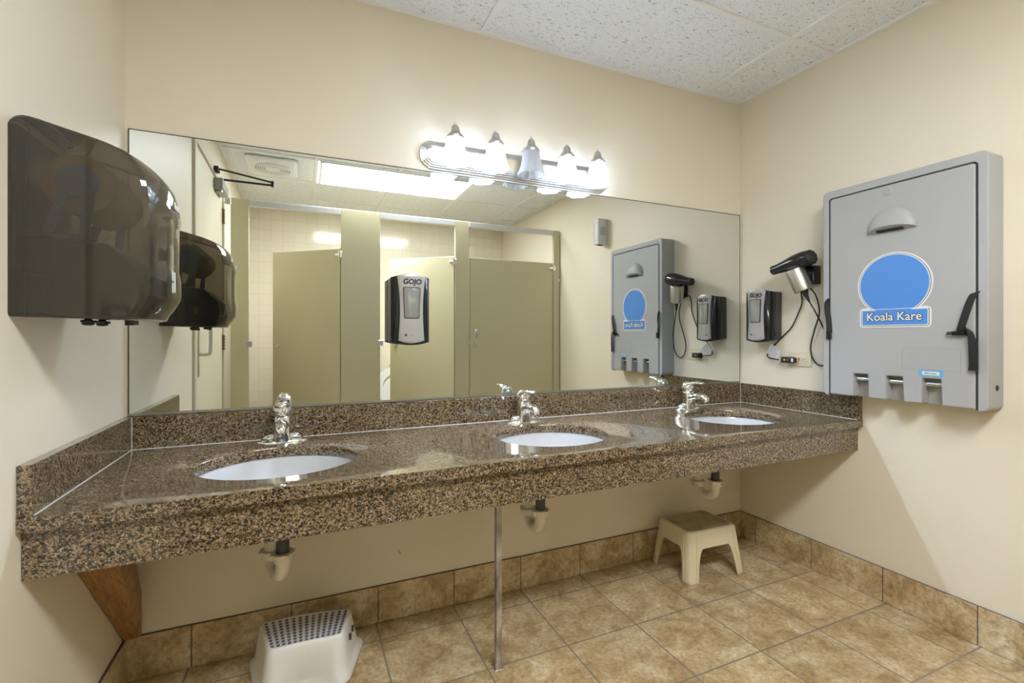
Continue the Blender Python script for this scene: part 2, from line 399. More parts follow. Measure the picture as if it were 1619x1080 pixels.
bm = BM(); box(bm, .002, .055, -1.93, -1.68, 2.105, 2.175, .006); cyl(bm, (.028, -1.73, 2.09), (.028, -1.73, 2.105), .02)
cl = obj('door_closer', bm, closer_mat, d)
bm = BM(); box(bm, .014, .04, -1.67, -1.60, 2.195, 2.225, .003)
tube(bm, [(.035, -1.63, 2.215), (.34, -1.80, 2.215)], .006, 10); tube(bm, [(.03, -1.75, 2.182), (.34, -1.80, 2.195)], .007, 10); cyl(bm, (.34, -1.80, 2.185), (.34, -1.80, 2.223), .011)
obj('closer_arm', bm, black_mt, cl)

# ------------------------------------------------------------------ ceiling fixtures
p = thing('ceiling_light', 'long lit fluorescent ceiling panel, seen in the mirror', 'light', (1.268, -2.19, H))
bm = BM()
X, Y = .612, .282
for q in ((-X, -X + .018, -Y, Y), (X - .018, X, -Y, Y), (-X + .018, X - .018, -Y, -Y + .018), (-X + .018, X - .018, Y - .018, Y)): box(bm, *q, -.008, .0)
obj('frame', bm, tee_mat, p, smooth=False)
bm = BM(); box(bm, -X + .018, X - .018, -Y + .018, Y - .018, -.006, -.002)
obj('diffuser', bm, panel_mat, p, smooth=False)
f = thing('exhaust_fan', 'square white ceiling exhaust fan with a round grille, seen in the mirror', 'fan', (.322, -2.17, H))
bm = BM(); loft(bm, [[(x, y, 0) for x, y in rrect(-.175, .175, -.2, .2, .03)], [(x, y, -.012) for x, y in rrect(-.175, .175, -.2, .2, .03)], [(x, y, -.024) for x, y in rrect(-.15, .15, -.17, .17, .05)]])
obj('housing', bm, lamp_white, f)
bm = BM(); lathe(bm, [(.128, -.024), (.128, -.026)]); obj('grille_recess', bm, vent_dark, f)
bm = BM()
for r in (.05, .065, .08, .095, .110, .125): lathe(bm, [(r - .0045, -.025), (r - .0045, -.031), (r + .0045, -.031), (r + .0045, -.025)], cap=False, n=48)
for k in range(4): 
    a = k * pi / 2 + pi / 4; tube(bm, [(.04 * cos(a), .04 * sin(a), -.029), (.128 * cos(a), .128 * sin(a), -.029)], .003, 6)
lathe(bm, [(.045, -.026), (.045, -.031), (.03, -.034)])
obj('grille', bm, lamp_white, f)

# ------------------------------------------------------------------ toilet partition (seen in the mirror)
tp = thing('toilet_partition', 'khaki toilet stall partition with three doors, seen in the mirror', 'partition')
PZ0, PZ1 = .30, 2.15
for (a, b) in ((.05, .168), (.812, 1.116), (1.757, 1.883), (2.738, 2.800)):
    bm = BM(); box(bm, a, b, SY - .032, SY, .0, PZ1, .003, 1)
    pil = obj('pilaster', bm, stall_mat, tp, smooth=False)
for (a, b) in ((.168, .812), (1.116, 1.757), (1.883, 2.738)):
    bm = BM(); box(bm, a, b, SY - .035, SY + .003, 2.102, PZ1 - .002, .003, 1); obj('headrail', bm, stall_edge, tp, smooth=False)
for x in (.965, 1.82):
    bm = BM(); box(bm, x - .0125, x + .0125, YB + .01, SY - .034, .30, 1.83, .003, 1); obj('side_panel', bm, stall_mat, tp, smooth=False)
def bracket(x0, x1, z, parent=tp, h=.045):
    bm = BM(); box(bm, x0, x1, SY, SY + .006, z - h / 2, z + h / 2, .0015, 1); cyl(bm, ((x0 + x1) / 2, SY + .003, z), ((x0 + x1) / 2, SY + .010, z), .006, n=10)
    return obj('bracket', bm, steel, parent)
bracket(.014, .052, 2.12); bracket(2.797, W - .001, 2.12, h=.03); bracket(2.775, W - .001, 1.67, h=.03); bracket(.015, .052, 1.67)
def stall_door(hx, fx, fy, knob, hinge_side=1):
    dr = bpy.data.objects.new('stall_door', None)
    L_ = math.hypot(fx - hx, fy - SY); a = math.atan2(fy - SY, fx - hx) + pi
    bm = BM(); box(bm, -L_, -.004, -.025, 0, .30, 1.833, .003, 1)
    o = obj('stall_door', bm, stall_mat, tp, smooth=False); o.location = (hx, SY - .002, 0); o.rotation_euler = (0, 0, a)
    bm = BM(); cyl(bm, (-L_ + .055, 0, 1.055), (-L_ + .055, .012, 1.055), .02, .016, 24); cyl(bm, (-L_ + .055, .012, 1.055), (-L_ + .055, .016, 1.055), .010, .009, 16)
    obj('latch_knob', bm, steel, o)
    for z in (1.785, .40):
        bm = BM(); box(bm, -.05, -.006, 0, .006, z - .022, z + .022, .002, 1) if False else box(bm, -.045, .0, .0, .012, z - .010, z + .010, .003, 1)
        cyl(bm, (-.002, .010, z - .026), (-.002, .010, z + .026), .009, n=14); box(bm, .0, .022, .002, .010, z - .024, z + .024, .002, 1)
        obj('hinge', bm, chrome, o)
    if knob:
        bm = BM(); loft(bm, [[(x - L_ + .058, 0.0005, z) for x, z in ellipse(0, 1.155, .016, .042, 24)], [(x - L_ + .058, .008, z) for x, z in ellipse(0, 1.155, .010, .034, 24)]])
        tube(bm, [(-L_ + .058, .006, 1.18), (-L_ + .058, .03, 1.165), (-L_ + .058, .034, 1.175)], .005, 8)
        obj('coat_hook', bm, steel, o)
    bpy.data.objects.remove(dr)
    return o
stall_door(.806, .302, -2.484, False)
stall_door(1.750, 1.258, -2.453, False)
stall_door(2.732, 1.893, SY - .002, True)
bracket(.155, .19, 1.075); bracket(1.10, 1.138, 1.078); bracket(1.865, 1.888, 1.08)

def toilet(x, label):
    t = thing('toilet', label, 'toilet', (x, YB, 0), 0, 'toilets in the stalls')
    bm = BM()   # bowl and pedestal: lofted ovals
    rings = []
    for z, a, b, cy in ((0, .11, .24, .36), (.05, .10, .22, .36), (.2, .12, .20, .36), (.32, .17, .23, .38), (.385, .185, .245, .39), (.40, .18, .24, .39)):
        rings.append([(a * cos(k * 2 * pi / 32), cy + b * sin(k * 2 * pi / 32), z) for k in range(32)])
    rings += [[(.13 * cos(k * 2 * pi / 32), .40 + .17 * sin(k * 2 * pi / 32), .398) for k in range(32)], [(.09 * cos(k * 2 * pi / 32), .40 + .12 * sin(k * 2 * pi / 32), .28) for k in range(32)]]
    loft(bm, rings); box(bm, -.11, .11, .012, .22, .25, .40, .02)
    obj('bowl', bm, porcelain, t)
    bm = BM()   # raised seat ring leaning back
    o = ellipse(0, .585, .185, .20, 40); i_ = ellipse(0, .575, .115, .13, 40)
    def P(x, z, y): return (x, y - (z - .4) * .12, z)
    A = [[P(x, z, .17) for x, z in o], [P(x, z, .19) for x, z in o], [P(x, z, .19) for x, z in i_], [P(x, z, .17) for x, z in i_]]
    loft(bm, A + [A[0]], False, False); obj('seat', bm, white_pl, t)
    bm = BM(); loft(bm, [[P(x, z, .155) for x, z in o], [P(x, z, .168) for x, z in o]]); obj('lid', bm, white_pl, t)
    bm = BM(); cyl(bm, (0, .06, .40), (0, .06, .72), .014, n=14); cyl(bm, (0, .012, .70), (0, .06, .70), .02, n=14); cyl(bm, (0, .06, .70), (0, .06, .82), .03, .028, 20); tube(bm, [(.02, .06, .72), (.09, .08, .715)], .006, 8)
    obj('flush_valve', bm, chrome, t)
    return t
toilet(.50, 'white toilet in the stall nearest the entrance door')
toilet(1.44, 'white toilet in the middle stall, seat raised')
toilet(2.32, 'white toilet behind the closed stall door')

# ------------------------------------------------------------------ mirror
bm = BM(); box(bm, .013, W - .012, -.006, -.0005, .881, 1.819, .001, 1)
mir = tag(obj('wall_mirror', bm, mirror_mat, smooth=False), 'wide frameless mirror above the granite vanity', 'mirror')
bm = BM(); box(bm, .010, W - .010, -.009, 0, .8745, .881)
obj('mirror_channel', bm, mirror_edge, mir, smooth=False)
bm = BM()
for q in ((.0105, .013, .881, 1.8215), (W - .012, W - .0095, .881, 1.8215), (.013, W - .012, 1.819, 1.8215)): box(bm, q[0], q[1], -.006, -.0003, q[2], q[3])
obj('dark_edge', bm, M('dark mirror edge', (.07, .065, .055), .6), mir, smooth=False)

# ------------------------------------------------------------------ vanity counter
CT, CB = .765, .733; CF = -.644
SINKS = [(.475, -.36, .218, .185), (1.40, -.36, .216, .19), (2.34, -.352, .213, .19)]
vc = thing('vanity_counter', 'long brown speckled granite vanity counter with three sink cutouts', 'counter')
bm = BM()
xs = [0.0005, .94, 1.87, W - .0005]; y0, y1 = CF, -.0005
for (cx, cy, a, b), x0, x1 in zip(SINKS, xs, xs[1:]):
    n = 96; ang = [2 * pi * k / n for k in range(n)]
    for px, py in ((x0, y0), (x1, y0), (x1, y1), (x0, y1)):
        t = math.atan2(py - cy, px - cx) % (2 * pi); k = min(range(n), key=lambda i: abs((ang[i] - t + pi) % (2 * pi) - pi)); ang[k] = t
    def outer(t):
        dx, dy = cos(t), sin(t); s = 9
        if dx > 1e-9: s = min(s, (x1 - cx) / dx)
        if dx < -1e-9: s = min(s, (x0 - cx) / dx)
        if dy > 1e-9: s = min(s, (y1 - cy) / dy)
        if dy < -1e-9: s = min(s, (y0 - cy) / dy)
        return cx + dx * s, cy + dy * s
    def inner(t, g=0):
        dx, dy = cos(t), sin(t); s = 1 / math.sqrt((dx / (a + g)) ** 2 + (dy / (b + g)) ** 2); return cx + dx * s, cy + dy * s
    rings = [[(*outer(t), CB) for t in ang], [(*outer(t), CT) for t in ang], [(*inner(t, .003), CT) for t in ang], [(*inner(t, .001), CT - .001) for t in ang], [(*inner(t), CT - .003) for t in ang], [(*inner(t), CB) for t in ang]]
    rings.append(rings[0]); loft(bm, rings, False, False)
bmesh.ops.remove_doubles(bm, verts=bm.verts[:], dist=.0004)
obj('countertop', bm, granite, vc, ang=30)
bm = BM(); box(bm, .001, W - .001, -.624, -.604, .628, CB); obj('front_apron', bm, granite, vc, smooth=False)
bm = BM(); box(bm, .0255, W - .0255, -.022, -.0005, CT, .872, .0012, 1); obj('backsplash', bm, granite, vc, smooth=False)
for x0 in (.0005, W - .0245):
    bm = BM(); box(bm, x0, x0 + .024, CF + .001, -.0005, CT, .872, .0012, 1); obj('side_splash', bm, granite, vc, smooth=False)
bm = BM()
tube(bm, [(.0255, CF + .01, CT + .0005), (.0255, -.023, CT + .0005), (W - .0255, -.023, CT + .0005), (W - .0255, CF + .01, CT + .0005)], .0015, 6)
for x in (.0255, W - .0255): tube(bm, [(x, -.023, CT), (x, -.023, .871)], .0012, 6)
obj('caulk_bead', bm, caulk, vc)

SL = ['white oval undermount sink nearest the paper towel dispenser', 'white oval undermount sink in the middle of the vanity', 'white oval undermount sink nearest the baby changing station']
for (cx, cy, a, b), lab in zip(SINKS, SL):
    t = thing('sink', lab, 'sink', (cx, cy, CB), 0, 'undermount sinks in the vanity')
    bm = BM(); rings = []
    n = 64
    def el(s, z, g=0, dy=0): return [((a * s + g) * cos(2 * pi * k / n), (b * s + g) * sin(2 * pi * k / n) + dy, z) for k in range(n)]
    rings = [el(1, -.0005, .022), el(1, -.0005, .004), el(.995, -.012), el(.97, -.04), el(.9, -.08), el(.76, -.112), el(.5, -.132), el(.2, -.138), el(.11, -.139)]
    outr = [el(.12, -.150), el(.52, -.142), el(.79, -.122), el(.93, -.088), el(1.0, -.045), el(1, -.012, .022)]
    loft(bm, rings + outr + [rings[0]], False, False); obj('basin', bm, porcelain, t)
    bm = BM(); lathe(bm, [(.028, -.1375), (.028, -.1345), (.021, -.1345), (.019, -.139), (.016, -.139), (.014, -.134), (.001, -.133)]); obj('drain', bm, chrome, t)

# ------------------------------------------------------------------ faucets
FL_ = ['chrome lever faucet behind the sink nearest the paper towel dispenser', 'chrome lever faucet behind the middle sink', 'chrome lever faucet behind the sink nearest the baby changing station']
def faucet(x, y, label):
    t = thing('faucet', label, 'faucet', (x, y, CT), 0, 'chrome faucets on the vanity')
    bm = BM(); n = 48
    def se(a, b, z, cy=0, e=1.0): return [(a * cos(2 * pi * k / n), cy + b * sin(2 * pi * k / n), z) for k in range(n)]
    loft(bm, [se(.082, .029, 0), se(.082, .029, .004), se(.078, .026, .009)])
    for s in (-1, 1):   # low raised wings either side
        tube(bm, smoothpath([(s * .02, 0, .016), (s * .045, 0, .016), (s * .066, 0, .010)], 5), [.019] * 5 + [.018, .0165, .0145, .012, .008, .004], 20, flat=.85)
    obj('base_plate', bm, chrome, t, ang=50)
    bm = BM()   # flared body
    def sq(w, dpt, z, cy): return [(w * (abs(cos(q)) ** .6) * (1 if cos(q) >= 0 else -1), cy + dpt * (abs(sin(q)) ** .6) * (1 if sin(q) >= 0 else -1), z) for q in [2 * pi * k / n for k in range(n)]]
    loft(bm, [sq(.034, .028, .006, 0), sq(.031, .0265, .016, -.001), sq(.028, .025, .035, -.002), sq(.0265, .0245, .055, -.002), sq(.026, .0245, .074, .001), sq(.0255, .024, .086, .003), sq(.022, .021, .093, .003)])
    obj('body', bm, chrome, t, ang=50)
    bm = BM()
    tube(bm, smoothpath([(0, -.004, .056), (0, -.035, .066), (0, -.07, .074), (0, -.10, .073), (0, -.117, .064), (0, -.120, .052)], 5), [.022] * 6 + [.0205] * 5 + [.019] * 5 + [.017] * 5 + [.0155] * 5, 24, flat=.8)
    cyl(bm, (0, -.1205, .056), (0, -.1205, .044), .0125, .012)
    obj('spout', bm, chrome, t, ang=60)
    bm = BM()
    lathe(bm, [(.024, .092), (.0285, .096), (.0305, .106), (.029, .118), (.0245, .130), (.015, .138), (.001, .1405)], c=(0, .004, 0), n=32)
    tube(bm, smoothpath([(0, -.004, .124), (0, -.03, .134), (0, -.055, .139), (0, -.082, .140), (0, -.098, .139)], 5), [.024] * 5 + [.021] * 4 + [.019] * 3 + [.017] * 4 + [.0165, .0155, .0135, .010, .003], 24, flat=.42)
    h = obj('lever_handle', bm, chrome, t, ang=60)
    bm = BM(); lathe(bm, [(.024, .0905), (.024, .0945)], c=(0, .003, 0)); obj('seam_ring', bm, seam_mat, t)
    bm = BM(); cyl(bm, (.0, .03, .008), (.0, .03, .05), .003, n=8); lathe(bm, [(.003, .05), (.006, .054), (.006, .058), (.002, .061)], c=(0, .03, 0), n=12); obj('lift_rod', bm, chrome, t)
for (sx_, l, y) in zip((.470, 1.405, 2.325), FL_, (-.092, -.098, -.102)): faucet(sx_, y, l)

# ------------------------------------------------------------------ drain traps
for x, l, sh in ((.478, 'white plastic drain trap under the sink nearest the wooden brace', -.04), (1.40, 'white plastic drain trap under the middle sink beside the steel pole', 0), (2.338, 'white plastic drain trap above the cream stool', 0)):
    t = thing('drain_trap', l, 'pipe', (x, 0, 0), 0, 'plastic drain traps under the vanity')
    bm = BM(); cyl(bm, (0, -.262, .437), (0, -.262, .583), .0195); cyl(bm, (0, -.262, .575), (0, -.262, .583), .034, .03); obj('tailpiece', bm, grey_pl, t)
    bm = BM()
    pts = [(0, -.262, .45), (0, -.262, .43)] + [(sh * (1 - cos(q)) / 2, -.207 - .055 * cos(q), .413 - .052 * sin(q)) for q in [pi * k / 12 for k in range(13)]] + [(sh, -.151, .43), (sh, -.148, .455), (sh, -.140, .475), (sh, -.118, .505), (sh, -.08, .52), (sh, -.0005, .52)]
    tube(bm, pts, .021, 20); obj('bend', bm, pvc, t)
    for (px, py, pz) in ((0, -.262, .434), (sh, -.152, .405)):
        bm = BM(); lathe(bm, [(.022, -.012), (.0285, -.012), (.0285, .006), (.035, .008), (.035, .015), (.022, .016)], c=(px, py, pz), n=24)
        for k in range(4): 
            a = k * pi / 2 + .4; box(bm, px + .034 * cos(a) - .005, px + .034 * cos(a) + .005, py + .034 * sin(a) - .005, py + .034 * sin(a) + .005, pz + .0, pz + .014)
        obj('slip_nut', bm, pvc, t)
    bm = BM(); lathe(bm, [(.022, -.006), (.045, -.006), (.043, -.001), (.022, 0)], c=(sh, 0, .52), ax='y'); obj('wall_flange', bm, pvc, t)

# pole and wooden brace
bm = BM(); box(bm, 1.140, 1.160, -.442, -.422, .004, CB - .001, .002, 2); box(bm, 1.132, 1.168, -.450, -.414, 0, .004, .001, 1); box(bm, 1.136, 1.147, -.448, -.440, .004, .022)
tag(obj('support_pole', bm, galv, smooth=False), 'thin grey metal support pole holding up the counter', 'pole')
bm = BM()
# brace: board running from under the counter front down to the wall corner
prof = [(-.0005, .288), (-.0005, .147), (-.022, .147), (-.545, .728), (-.42, .728)]
r0 = [(.003, y, z) for y, z in prof]; r1 = [(.072, y, z) for y, z in prof]
r1 = [(.046, y, z) if y > -.1 else (.115, y, z) for y, z in prof]
loft(bm, [r0, r1]); bmesh.ops.recalc_face_normals(bm, faces=bm.faces[:])
bmesh.ops.bevel(bm, geom=bm.edges[:], offset=.0015, segments=1, affect='EDGES')
tag(obj('wooden_brace', bm, wood, smooth=False), 'stained wooden brace slanting down under the left end of the counter', 'brace')

# ------------------------------------------------------------------ vanity light
vl = thing('vanity_light', 'five lamp nickel bath light bar above the mirror', 'light', (1.435, 0, 1.889))
def plate(hh, x, e):
    pts = [(-x, -hh), (x, -hh)]
    pts += [(x + .004, -hh + .008)] + [(x + .004 + e * cos(q), (hh - .008) * sin(q)) for q in [-pi / 2 + pi * k / 16 for k in range(1, 16)]] + [(x + .004, hh - .008)]
    pts += [(x, hh), (-x, hh), (-x - .004, hh - .008)] + [(-x - .004 - e * cos(q), (hh - .008) * sin(q)) for q in [pi / 2 - pi * k / 16 for k in range(1, 16)]] + [(-x - .004, -hh + .008)]
    return pts
bm = BM()
for hh, x, e, d0 in ((.058, .419, .036, .008), (.051, .416, .032, .015), (.044, .413, .028, .021), (.037, .410, .024, .026)):
    prism(bm, plate(hh, x, e), 0, -d0, .0025, 2)
bp = obj('back_plate', bm, steel, vl, ang=40)
bm = BM(); prism(bm, plate(.029, .407, .019), -.0255, -.0275, .0008, 1); obj('polished_panel', bm, M('nickel panel with room tint', (.74, .65, .46), .28, 1), vl)  # gold tint is the beige room's reflection put into the metal colour
bm = BM(); lathe(bm, [(.001, -.031), (.006, -.029), (.006, -.0275)], c=(.253, 0, -.008), ax='y', n=14); obj('screw_knob', bm, chrome, vl)
for i, x in enumerate((1.092, 1.268, 1.435, 1.613, 1.777)):
    x += .009 - 1.435; yc = -.09; lit = i != 2
    bm = BM(); tube(bm, smoothpath([(x, -.0275, .0), (x, -.06, .005), (x, -.078, .06), (x, yc + .003, .082)], 5), .0075, 10); lathe(bm, [(.016, -.027), (.016, -.032), (.008, -.036)], c=(x, 0, 0), ax='y', n=20); obj('arm', bm, steel, vl)
    bm = BM(); lathe(bm, [(.0365, .047), (.037, .054), (.032, .062), (.024, .070), (.0185, .078), (.0172, .091), (.013, .099), (.006, .104), (.003, .105), (.0045, .109), (.0045, .113), (.001, .116)], c=(x, yc, 0), n=28)
    for k in range(3):
        a = 2 * pi * k / 3 + .5; cyl(bm, (x + .03 * cos(a), yc + .03 * sin(a), .052), (x + .042 * cos(a), yc + .042 * sin(a), .052), .002, n=8)
    obj('socket_cap', bm, steel, vl)
    bm = BM()
    def petals(t, z):
        k = max(0, min(1, (.055 - z) / .107)); return 1 - (.16 * k * k * k) * abs(cos(3 * t)) ** 6 + .015 * k * cos(24 * t)
    pr = [(.030, .056), (.0355, .051), (.038, .034), (.041, .010), (.046, -.014), (.053, -.034), (.0595, -.046), (.0605, -.052)]
    lathe(bm, pr + [(r - .003, z) for r, z in pr[::-1]], c=(x, yc, 0), n=96, cap=False, mod=petals)
    sh_ = obj('glass_shade', bm, shade_mat if lit else shade_off, vl, ang=60)
    bm = BM(); lathe(bm, [(.001, -.028), (.012, -.026), (.0205, -.017), (.022, -.006), (.019, .008), (.013, .022), (.012, .036)], c=(x, yc, 0), n=20)
    obj('bulb', bm, bulb_mat if lit else dead_bulb, sh_)
    if lit:   # the filament light of this lamp
        pl_ = bpy.data.lights.new('bulb_light', 'POINT'); pl_.energy = BULB_W; pl_.shadow_soft_size = .014; pl_.color = (.78, .985, 1.32)
        lo = bpy.data.objects.new('bulb_light', pl_); COL.objects.link(lo); lo.parent = vl; lo.location = (x, yc, -.006)

# ------------------------------------------------------------------ soap dispensers
def soap(label, loc, rz):
    t = thing('soap_dispenser', label, 'soap dispenser', loc, rz, 'touchless soap dispensers')
    def body(w, top, sag, bot, bs, y, k=8):
        pts = []
        for i in range(k + 1):
            u = -1 + 2 * i / k; pts.append((w * u, y, bot - bs * (1 - u * u)))
        for i in range(k + 1):
            u = 1 - 2 * i / k; pts.append((w * u, y, top + sag * (1 - u * u)))
        return pts
    bm = BM(); loft(bm, [body(.0705, .258, .010, .020, .012, 0), body(.0755, .259, .010, .018, .012, -.004), body(.0765, .258, .012, .014, .014, -.05)]); obj('rear_housing', bm, grey_pl, t, ang=50)
    bm = BM(); loft(bm, [body(.0745, .256, .012, .015, .014, -.05), body(.077, .257, .013, .012, .014, -.053), body(.074, .262, .012, .010, .012, -.078), body(.062, .264, .012, .012, .012, -.094), body(.05, .262, .010, .016, .012, -.0975)]); obj('front_cover', bm, black_pl, t, ang=60)
    bm = BM(); K = 14
    left = []; right = []
    for i in range(K + 1):
        v = i / K; z = .017 + v * (.264 - .017); hw = .0445 + .0105 * (2 * v - 1) ** 2 * (1.0 if v > .5 else .55)
        left.append((-hw, z)); right.append((hw, z))
    top = [(.055 * (1 - 2 * i / 8), .264 + .014 * (1 - (1 - 2 * i / 8) ** 2)) for i in range(1, 8)]
    bot = [(-.050 + .100 * i / 8, .017 - .010 * (1 - (1 - 2 * i / 8) ** 2)) for i in range(1, 8)]
    outline = right + top + left[::-1] + bot
    # curved plate: bows out slightly at the middle of its height
    yf = lambda x, z: -.0985 - .0065 * (1 - (x / .056) ** 2) 
    a = [bm.verts.new((x, -.080, z)) for x, z in outline]; b = [bm.verts.new((x, yf(x, z) + .0012, z)) for x, z in outline]
    c = [bm.verts.new((x * .97, yf(x * .97, z), .14 + (z - .14) * .988)) for x, z in outline]
    nO = len(outline)
    for r0_, r1_ in ((a, b), (b, c)):
        for i in range(nO): bm.faces.new((r0_[i], r0_[(i + 1) % nO], r1_[(i + 1) % nO], r1_[i]))
    # fill the front in horizontal strips between matching left and right points
    L0 = c[K + 1 + len(top):K + 1 + len(top) + K + 1][::-1]; R0 = c[:K + 1]
    prev = None
    grid = []
    for l, r in zip(L0, R0):
        row = [l]
        for q in range(1, 8):
            u = q / 8; x = l.co.x + (r.co.x - l.co.x) * u; z = l.co.z; row.append(bm.verts.new((x, yf(x, z), z)))
        row.append(r); grid.append(row)
    for r0_, r1_ in zip(grid, grid[1:]):
        for q in range(8): bm.faces.new((r0_[q], r0_[q + 1], r1_[q + 1], r1_[q]))
    T = [c[K + 1 + i] for i in range(len(top))][::-1]; B = [c[K + 1 + len(top) + K + 1 + i] for i in range(len(bot))]
    tr = grid[-1]; full = [tr[0]] + T + [tr[-1]]
    for q in range(8):
        f_ = [tr[q], tr[q + 1], full[q + 1], full[q]]; u = list(dict.fromkeys(f_))
        if len(u) > 2: bm.faces.new(u)
    br = grid[0]; full = [br[0]] + B + [br[-1]]
    for q in range(8):
        f_ = [br[q], full[q], full[q + 1], br[q + 1]]; u = list(dict.fromkeys(f_))
        if len(u) > 2: bm.faces.new(u)
    fp = obj('face_plate', bm, silver_pl, t, ang=50)
    bm = BM(); prism(bm, [(x * (1 + .08 * (z - .16) / .06), z) for x, z in rrect(-.0315, .0315, .102, .224, .007)], -.095, -.1062, .001, 1); obj('window_rim', bm, black_mt, fp)
    bm = BM(); prism(bm, [(x * (1 + .08 * (z - .16) / .06), z) for x, z in rrect(-.0285, .0285, .105, .221, .006)], -.095, -.1072, .002, 3); obj('window', bm, clear_pl, fp)
    text('logo_lettering', 'GOJO', .027, ink, fp, (.002, -.1049, .2435), off=.0011, sx=1.0, shear=.12)
    bm = BM(); loft(bm, [[(x, -.1052, z) for x, z in ellipse(-.006, .249, .026, .011, 16, .5 * pi, .98 * pi, False)] + [(x, -.1052, z) for x, z in ellipse(-.006, .249, .026, .0095, 16, .98 * pi, .5 * pi, False)],
                         [(x, -.1058, z) for x, z in ellipse(-.006, .249, .026, .011, 16, .5 * pi, .98 * pi, False)] + [(x, -.1058, z) for x, z in ellipse(-.006, .249, .026, .0095, 16, .98 * pi, .5 * pi, False)]]); obj('logo_swoosh', bm, ink, fp)
    bm = BM(); box(bm, -.0265, -.0185, -.1052, -.1035, .034, .042); obj('sensor', bm, ink, fp, smooth=False)
    bm = BM(); prism(bm, [(0, .044), (.003, .038), (.009, .033), (.003, .034), (0, .030), (-.003, .034), (-.009, .033), (-.003, .038)], -.104, -.1054); obj('hand_symbol', bm, pale_ink, fp)
    return t
soap('black and silver soap dispenser stuck on the mirror above the middle of the vanity', (.921, -.0062, 1.103), 0)
soap('black and silver soap dispenser on the right wall beside the hair dryer', (W, -.181, 1.105), RIGHT)

# ------------------------------------------------------------------ paper towel dispenser on the left wall
pt = thing('paper_towel_dispenser', 'large smoked plastic paper towel dispenser on the left wall', 'paper towel dispenser', (0, -.543, 1.178), LEFT)
HW = .129
prof = [(.0, .0), (.05, -.001), (.12, -.003), (.192, -.004), (.205, .010), (.222, .042), (.227, .06), (.227, .12), (.227, .18), (.2265, .23), (.2245, .272), (.219, .305), (.208, .333), (.190, .356), (.168, .367), (.1415, .377), (.085, .392), (.03, .406), (.008, .402), (.0, .39)]
prof = [(max(0, p_[0]), p_[2]) for p_ in smoothpath([(a_, 0, b_) for a_, b_ in prof], 3)]
def pring(u):
    out = []
    e = abs(u)
    ins = 0 if e < .96 else (e - .96) / .04 * .006
    for dd, z in prof:
        k = max(0, min(1, (dd - .13) / .09)) ; fr = 1 if .02 < z < .34 else .5
        bul = .030 * (1 - e ** 2.4) * k * (1.0 if z < .06 else 1 - .25 * max(0, (z - .25)) / .1)
        if .11 < z < .235: bul -= .004 * k * (1 if e < .75 else 0) 
        cz = .2; zz = cz + (z - cz) * (1 - ins / .2)
        out.append((u * HW, -(dd * (1 - (ins / .227)) + bul), zz + .004 * (1 - e ** 2) * k * (1 if z > .3 else 0)))
    return out
bm = BM(); us = [-1, -.985, -.96, -.9, -.82, -.7, -.55, -.4, -.25, -.1, 0, .1, .25, .4, .55, .7, .82, .9, .96, .985, 1]
loft(bm, [pring(u) for u in us]); cov = obj('cover', bm, smoke_mat, pt, ang=28)
bm = BM(); box(bm, -.124, .124, -.012, -.001, .006, .388, .003); obj('back_plate', bm, black_mt, pt)
bm = BM(); prism(bm, rrect(-.124, .124, .004, .09, .01), -.010, -.06, .004); obj('rear_rail', bm, black_mt, pt)
# side seam strip near the wall
for s in (-1, 1):
    bm = BM(); tube(bm, smoothpath([(s * (HW + .0004), -.0255, .002), (s * (HW + .0004), -.026, .2), (s * (HW + .0004), -.033, .404)], 6), .0009, 6); obj('side_seam', bm, seam_mat, pt)
# mechanism housing in the lower half
mech = [(.014, .004), (.200, .004), (.212, .05), (.205, .105), (.150, .160), (.014, .164)]
bm = BM(); loft(bm, [[(u, -d_, z) for d_, z in mech] for u in (-.112, .118)]); mh = obj('mechanism_housing', bm, M('dark brown plastic', (.022, .018, .015), .35), pt, smooth=False)
bm = BM(); lathe(bm, [(.036, .1182), (.036, .1205), (.033, .1205), (.033, .119), (.001, .119)], c=(0, -.135, .078), ax='x', n=36); obj('round_window', bm, grey_pl, mh)
bm = BM(); prism(bm, [(0, 0)] * 0 + [(-.009, -.016), (0, -.022), (.009, -.016), (.009, .012), (-.009, .012)], 0, -.0008)
bmesh.ops.rotate(bm, verts=bm.verts[:], cent=(0, 0, 0), matrix=Matrix.Rotation(pi / 2, 3, 'Z')); bmesh.ops.translate(bm, verts=bm.verts[:], vec=(.1215, -.128, .070)); obj('yellow_sticker', bm, yellow_mat, mh, smooth=False)['label'] = 'small yellow sticker'
bm = BM(); lathe(bm, [(.018, -.098), (.062, -.098), (.062, .098), (.018, .098), (.018, -.098)], c=(0, -.100, .285), ax='x', n=40, cap=False); obj('paper_roll', bm, roll_paper, pt)
for s in (-1, 1):
    bm = BM(); x0, x1 = s * .101, s * .107
    lathe(bm, [(.036, 0), (.036, .006), (.001, .007)], c=(s * .101 - (.006 if s < 0 else 0), -.100, .290), ax='x', n=32)
    for (pa, pb) in (((.078, .262), (.045, .164)), ((.118, .262), (.110, .164))):
        loft(bm, [[(x0, -pa[0] - .009, pa[1]), (x0, -pa[0] + .009, pa[1]), (x1, -pa[0] + .009, pa[1]), (x1, -pa[0] - .009, pa[1])], [(x0, -pb[0] - .009, pb[1]), (x0, -pb[0] + .009, pb[1]), (x1, -pb[0] + .009, pb[1]), (x1, -pb[0] - .009, pb[1])]])
    box(bm, min(x0, x1), max(x0, x1), -.12, -.035, .164, .178)
    obj('roll_holder', bm, blue_grey, pt)
bm = BM()
for x in (-.05, .03): lathe(bm, [(.006, -.016), (.011, -.014), (.011, -.008), (.006, -.002)], c=(x, -.10, 0), n=14)
